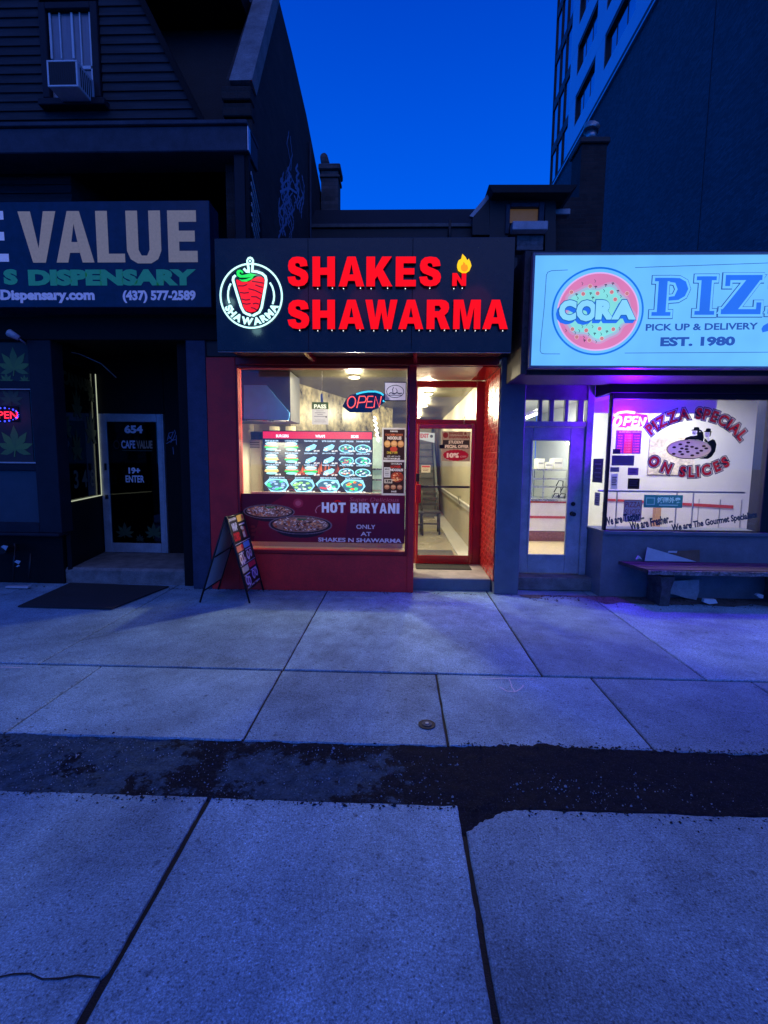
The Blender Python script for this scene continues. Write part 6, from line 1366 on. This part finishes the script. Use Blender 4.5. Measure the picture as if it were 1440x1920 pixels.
# PIZZA: outline, pale band and solid core laid as three sheets
for w_, c_ in ((34, DB), (26, LBx)):
    for p_ in shp: Z7.stroke(p_, w_, c_, True); Z7.poly(p_, c_)
for p_ in shp: Z7.poly(p_, MBL)
Z7.text('PICK UP & DELIVERY', 764, 492, 1392, 531, S(22, 70, 160), .03, -.8); Z7.text('EST. 1980', 852, 568, 1272, 622, S(22, 70, 165), .05, -.8)
Z7.text('905', 1412, 486, 1760, 606, MBL, .075)
Z7.build('lit_face', BACKLIT, pg)
lamp('face_glow', 'AREA', (3.3, -.85, 3.05), 9, (.30, .55, 1.0), pg, 1.4, (R_(90), 0, 0))
fp_ = [o for o in COL.objects if o.name == 'face_glow'][0]; fp_.data.shape = 'RECTANGLE'; fp_.data.size = 3.6; fp_.data.size_y = .9
# glowing strip stands in for the neon's purple wash beneath the sign
pu = MB().box(1.6, 3.4, -.03, -.015, 2.553, 2.561, 0); pu.build('purple_wash', emitter('purple_wash_glow', (.10, .0, .95), .8), cs)

# ------------------------------------------------------------------ bench and rubbish
bn2 = thing('bench', 'low worn bench with flaking front edge against the pizza shop wall', 'bench', (3.6, -.2, 0))
n = 60; f0 = []; 
for k in range(n + 1):
    x = 2.74 + 3.2 * k / n; f0.append((x, -.47 + .010 * noise.noise(Vector((x * 7, 1, 0))), .395 + .010 * noise.noise(Vector((x * 9, 4, 0)))))
bk = [(2.62 + 3.32 * k / n, -.03, .0) for k in range(n + 1)]
for k, (ya, yb) in enumerate(((-.455, -.315), (-.310, -.170), (-.165, -.03))):
    xa = 2.735 - (.12) * (ya + .455) / .42; xb_ = 2.735 - .12 * (yb + .455) / .42
    MB().prism([(xa, ya, .402), (5.9, ya, .402), (5.9, yb, .402), (xb_, yb, .402)], (0, 0, .036 + .002 * k)).build('plank', M_BENCH, bn2)
m = MB(); m.add([(p[0], p[1] - .006, .428 + .006 * noise.noise(Vector((p[0] * 11, 0, 0)))) for p in f0] + [(p[0], p[1], p[2] - .012) for p in f0] + [(p[0], p[1] + .05, p[2] - .012) for p in f0] + [(p[0], -.458, .43) for p in f0], [(i, i + 1, n + 2 + i, n + 1 + i) for i in range(n)] + [(n + 1 + i, n + 2 + i, 2 * n + 3 + i, 2 * n + 2 + i) for i in range(n)] + [(i + 1, i, 3 * n + 3 + i, 3 * n + 4 + i) for i in range(n)])
m.build('front_edge', M_BENCHE, bn2)
for xl in (3.0, 4.35):
    MB().prism([(xl - .08, -.40, .345), (xl + .08, -.40, .345), (xl + .05, -.38, .20), (xl + .055, -.36, 0), (xl - .055, -.36, 0), (xl - .05, -.38, .2)], (0, .30, 0)).build('leg', mat('old_leg_paint', (.075, .07, .075), .8, var=.6, scale=12, bump=.5), bn2)
    MB().box(xl - .07, xl + .07, -.40, -.04, .346, .40, .006).build('bearer', M_DKWOOD, bn2)
def sheet(name, label, pts, m_, cat, y, th=.006, lean=.0):
    P = []
    for p in pts: v = PY(p[0], p[1], y); P.append((v[0], y + lean * (v[1] - .44), v[1]))
    return tag(MB().prism(P, (0, th, 0)).build(name, m_), label, cat)
sheet('cardboard_sheet', 'white card triangle propped behind the bench top', [(1209, 1052), (1214, 1026), (1262, 1040), (1306, 1053)], M_CARD, 'cardboard', -.075)
sheet('cardboard_sheet', 'brown cardboard piece behind the white card on the bench', [(1255, 1052), (1255, 1034), (1312, 1031), (1312, 1053)], M_CARDB, 'cardboard', -.045)
sheet('paper_scrap', 'crumpled white paper scrap on the left end of the bench', [(1193, 1049), (1197, 1042), (1200, 1043), (1204, 1049), (1199, 1047)], M_CARD, 'paper', -.15, .02)
sheet('paper_scrap', 'small pale tape strip on top of the brown cardboard', [(1252, 1036), (1254, 1033), (1270, 1033), (1269, 1037)], M_CARD, 'paper', -.085, .003)
sheet('cardboard_sheet', 'torn white board leaning against the wall under the bench', [(1222, 1101), (1240, 1090), (1311, 1087), (1311, 1108), (1306, 1125), (1285, 1121), (1262, 1114), (1240, 1114), (1236, 1107)], mat('grey_card', (.42, .40, .42), .7, var=.3, scale=8), 'cardboard', -.12)
sheet('crushed_cup', 'crushed pale cup lying on the dirt under the bench', [(1319, 1129), (1321, 1123), (1342, 1124), (1346, 1131), (1330, 1133)], M_CARD, 'cup', -.30, .04)
sheet('crushed_cup', 'crumpled pale wrapper near the right frame edge under the bench', [(1418, 1116), (1424, 1113), (1432, 1116), (1431, 1122), (1424, 1121)], M_CARD, 'wrapper', -.2, .04)
dm_ = MB(); 
rd = random.Random(11)
for k in range(900):
    x = rd.uniform(1.5, 6); y = -.02 - abs(rd.gauss(0, .16)); 
    if rd.random() < .25: x = rd.uniform(-4.6, 1.5); y = -.01 - abs(rd.gauss(0, .03))
    r = rd.uniform(.004, .016); a_ = rd.random() * 6.28; z = .003
    dm_.add([(x + r * math.cos(a_), y + r * math.sin(a_), z), (x - r * math.sin(a_) * .7, y + r * math.cos(a_) * .7, z), (x - r * math.cos(a_), y - r * math.sin(a_), z), (x + r * math.sin(a_) * .6, y - r * math.cos(a_) * .6, z + .002), (x, y, z + r * .5)], [(0, 1, 4), (1, 2, 4), (2, 3, 4), (3, 0, 4)])
tag(dm_.build('litter', mat('dark_dirt_crumbs', (.05, .042, .036), .95, var=.6, scale=20)), 'dark dirt crumbs and leaf litter gathered along the shop fronts', 'dirt', kind='stuff')
# damp dark earth line beneath the bench
P = [(1.46 + 5 * k / 50, -.30 - .10 * noise.noise(Vector((k * .4, 0, 0))) - .06 * math.sin(k * .9) * (k % 3) * .4 + (.22 if k < 9 else 0)) for k in range(51)]
tag(MB().add([(x, y, .0045) for x, y in P] + [(x, -.005, .0045) for x, y in P], [(i, i + 1, 52 + i, 51 + i) for i in range(50)]).build('dirt_stain', mat('ground_in_dirt', (.13, .115, .105), .95, var=.6, scale=6, fine=120, bump=.4)), None, None, kind='structure')

# ================================================================== HOUSE SET BACK, CHIMNEYS
hs = thing('brick_house', 'dark old house with a small dormer set back behind the takeaway', 'house', (.5, 3.8, 0))
YH = 3.8
box('front_wall', M_DBRICK, hs, -1.74, 3.6, YH, YH + .2, 3.9, 6.0, 0)
MB().prism([(-1.75, YH - .05, 6.0), (1.6, YH - .05, 6.0), (1.6, YH + .5, 6.17 + .35), (-1.75, YH + .5, 6.17 + .35)], (0, 0, -.06)).build('roof', M_SHINGLE, hs)
box('gutter', mat('old_gutter', (.10, .09, .085), .5, .3, var=.4, scale=9), hs, -1.72, 1.30, YH - .14, YH - .03, 5.90, 5.97, .01); box('eaves_board', M_DKWOOD, hs, -1.72, 1.30, YH - .10, YH - .04, 5.72, 5.895, .005); box('ledge', M_LBRICK, hs, -1.72, 1.30, YH - .12, YH - .002, 5.60, 5.68, .01)
MB().tube([PY(843, 428, YH - .1)[:1] + (YH - .12, 6.02), (PY(843, 428, YH - .1)[0], YH - .12, 5.55)], .03, 8).build('downpipe', M_DKWOOD, hs)
YDm = YH - .25
def dq(px, py): v = PY(px, py, YDm); return (v[0], YDm, v[1])
do = MB().prism([dq(918, 374), dq(952, 372), dq(952, 500), dq(918, 500)][::-1], (0, 1.5, 0)); do.prism([dq(1022, 372), dq(1042, 372), dq(1042, 500), dq(1022, 500)][::-1], (0, 1.5, 0)); do.prism([dq(952, 372), dq(1022, 372), dq(1022, 382), dq(952, 382)][::-1], (0, 1.5, 0)); do.build('dormer_wall', M_DKWOOD, hs)
MB().prism([(dq(912, 361)[0], YDm - .25, dq(912, 361)[2]), (dq(1074, 361)[0], YDm - .25, dq(1074, 361)[2]), (dq(1060, 374)[0], YDm - .25, dq(1060, 375)[2]), (dq(920, 374)[0], YDm - .25, dq(920, 375)[2])][::-1], (0, 2.2, .0)).build('dormer_roof', M_SHINGLE, hs)
MB().prism([dq(880, 405), dq(915, 363), dq(917, 372), dq(888, 407)], (0, .08, 0)).build('barge_board', M_WORNWHITE, hs)
MB().prism([dq(886, 408), dq(917, 373), dq(918, 440), dq(886, 440)], (0, .3, 0)).build('dormer_cheek', M_DKWOOD, hs)
q0, q1 = dq(953, 382), dq(1012, 422)
dw = MB(); dw.box(dq(948, 400)[0], dq(956, 400)[0], YDm - .03, YDm + .08, dq(950, 440)[2], dq(950, 384)[2], .01); dw.box(dq(1010, 400)[0], dq(1020, 400)[0], YDm - .03, YDm + .08, dq(1015, 424)[2], dq(1015, 380)[2], .01); dw.box(dq(956.5, 400)[0], dq(1009.5, 400)[0], YDm - .03, YDm + .08, dq(980, 389)[2], dq(980, 381)[2], .01)
dwo = dw.build('dormer_window', M_TRIM, hs)
box('blind', mat('tan_blind', (.30, .19, .09), .8, var=.2, emit=(.5, .28, .10), strength=.10), dwo, dq(957, 400)[0], dq(1010, 400)[0], YDm + .06, YDm + .07, dq(980, 415)[2], dq(980, 389)[2], 0)
box('pane', M_DARKPAINT, dwo, dq(957, 400)[0], dq(1010, 400)[0], YDm + .05, YDm + .058, dq(980, 424)[2], dq(980, 415.5)[2], 0)
box('flower_box', M_WORNWHITE, hs, dq(956, 430)[0], dq(1021, 430)[0], YDm - .22, YDm - .032, dq(990, 441)[2], dq(990, 425)[2], .01)
for k in range(3): q = dq(968, 447 + 9 * k); box('siding_board', mat('grubby_siding', (.20, .17, .17), .8, var=.6, scale=8), hs, q[0], dq(1018, 440)[0], YDm - .05, YDm - .01, q[2] - .055, q[2] + .03, .006)
box('flashing', M_WORNWHITE, hs, dq(1044, 393)[0], dq(1080, 396)[0], YDm + .3, YDm + .5, dq(1060, 402)[2] + .15, dq(1060, 391)[2] + .15, .01)
box('side_block', M_DBRICK, hs, dq(1040, 400)[0], dq(1130, 400)[0], YDm + .8, YDm + 2.2, 3.9, 6.75, 0)
def chimney(px0, px1, py0, py1, y, m_, label, pots, kind):
    x0, x1, z0, z1 = B(px0, py0, px1, py1, y); o = thing('chimney', label, 'chimney', ((x0 + x1) / 2, y, z0)); w = x1 - x0
    box('stack', m_, o, x0, x1, y, y + w * 1.1, z0 - .5, z1 - .12, 0); box('cap', m_ if kind == 0 else M_DKWOOD, o, x0 - .05, x1 + .05, y - .05, y + w * 1.1 + .05, z1 - .119, z1, .02)
    if kind == 0: box('collar', m_, o, x0 - .03, x1 + .03, y - .03, y + w * 1.1 + .03, z1 - .26, z1 - .2, .01)
    for (dx, r, h, lean) in pots: MB().tube([(x0 + w * dx, y + w * .5, z1), (x0 + w * dx + lean, y + w * .5, z1 + h), (x0 + w * dx + lean * 1.2, y + w * .5, z1 + h + .03)], [r, r * .8, r * .6], 12).build('chimney_pot', m_, o)
    return o
chimney(602, 634, 308, 405, 4.9, M_LBRICK, 'weathered brick chimney at the far end of the graffitied wall', [(.25, .10, .26, -.06)], 0)
c_ = chimney(1086, 1133, 258, 470, 4.9, M_DBRICK, 'tall dark brick chimney in front of the tower wall', [], 1)
q = PY(1112, 258, 5.1); MB().tube([(q[0], 5.2, q[1] + .0), (q[0], 5.2, q[1] + .18)], .10, 12).build('flue', M_ALU, c_); MB().tube([(q[0] - .02, 5.2, q[1] + .18), (q[0], 5.2, q[1] + .28), (q[0] + .03, 5.2, q[1] + .36)], [.16, .17, .04], 12).build('cowl', M_ALU, c_)

# ================================================================== TOWER
K = 1.375                                   # the whole block stands 11 m to the right
ty = lambda y: -DIST + (y + DIST) * K
tz = lambda z: EYE + (z - EYE) * K
TX = 8 * K
tw = thing('apartment_tower', 'tall block with pale panels and dark blank lower wall on the right', 'tower', (TX + 4, ty(12), 0))
yF = ty(22.5)
box('lower_wall', M_TOWER, tw, TX, TX + 12, ty(-1.0), yF, -.05, tz(16.25), 0)
box('string_course', M_TDARK, tw, TX - .10, TX, ty(-1.0), yF, tz(16.28), tz(16.48), 0); box('string_course', M_TPANEL, tw, TX - .14, TX, ty(-1.0), yF, tz(16.20), tz(16.275), 0)
TOP = tz(31.0)
ptx = TX - .04
rows = [17.29 + 2.17 * k for k in range(7)]; groups = [(16.6, 18.92), (13.0, 15.65), (9.6, 12.2), (6.0, 8.6), (2.6, 5.2)]
zc = 16.48
# upper wall built round the window openings: panel bands between storeys, piers between windows
for r_i, z0 in enumerate(rows):
    box('panel_band', M_TPANEL, tw, ptx, TX + .3, ty(-1), ty(19.86), tz(zc), tz(z0) - .004, 0)
    ys = [19.86]
    for (ya, yb) in groups: ys += [yb, ya]
    ys.append(-1.0)
    for k in range(0, len(ys), 2): box('pier_panel', M_TPANEL, tw, ptx + .004, TX + .3, ty(ys[k + 1]), ty(ys[k]), tz(z0), tz(z0 + 1.32), 0)
    for (ya, yb) in groups:
        o = box('window', M_TDARK, tw, TX + .16, TX + .3, ty(ya), ty(yb), tz(z0), tz(z0 + 1.32), 0)
        w3 = (yb - ya) / 3
        for j in range(3):
            box('pane', M_TGLASS, o, TX + .14, TX + .158, ty(ya + w3 * j + .06), ty(ya + w3 * (j + 1) - .06), tz(z0 + .02), tz(z0 + 1.26), 0)
        MB().box(TX - .02, TX + .15, ty(yb) - .13, ty(yb) - .01, tz(z0) + .01, tz(z0 + 1.3), 0).build('reveal_shade', M_TDARK, o)  # dark boxes at far side and head paint the recess shade
        MB().box(TX - .02, TX + .15, ty(ya) + .01, ty(yb) - .14, tz(z0 + 1.16), tz(z0 + 1.31), 0).build('head_shade', M_TDARK, o)
    zc = z0 + 1.32 + .003
box('panel_band', M_TPANEL, tw, ptx, TX + .3, ty(-1), ty(19.86), tz(zc), TOP, 0)
yj = PX(1321, 300, TX)[0]; box('wall_joint', M_TDARK, tw, TX - .02, TX - .002, yj, yj + .03, 0, tz(16.2), 0)
box('tower_core', M_TDARK, tw, TX + .31, TX + 12, ty(-1), yF - .3, tz(16.26), TOP, 0)
for k in range(7):
    zb_ = 18.05 + 2.25 * k
    zl = 16.48 if k == 0 else 18.05 + 2.25 * (k - 1) + .42
    for (ya, yb) in ((19.88, 20.60), (20.66, 21.5), (21.56, 22.46)): box('pane', M_TGLASS, tw, TX + .02, TX + .05, ty(ya), ty(yb), tz(zl), tz(zb_), 0)
    box('spandrel', M_TDARK, tw, TX - .05, TX + .1, ty(19.88), yF, tz(zb_) + .003, tz(zb_ + .42) - .003, 0)
for y_ in (20.6, 21.5, 22.44): box('mullion', M_TDARK, tw, TX - .07, TX + .06, ty(y_), ty(y_ + .06), tz(16.48), TOP, 0)
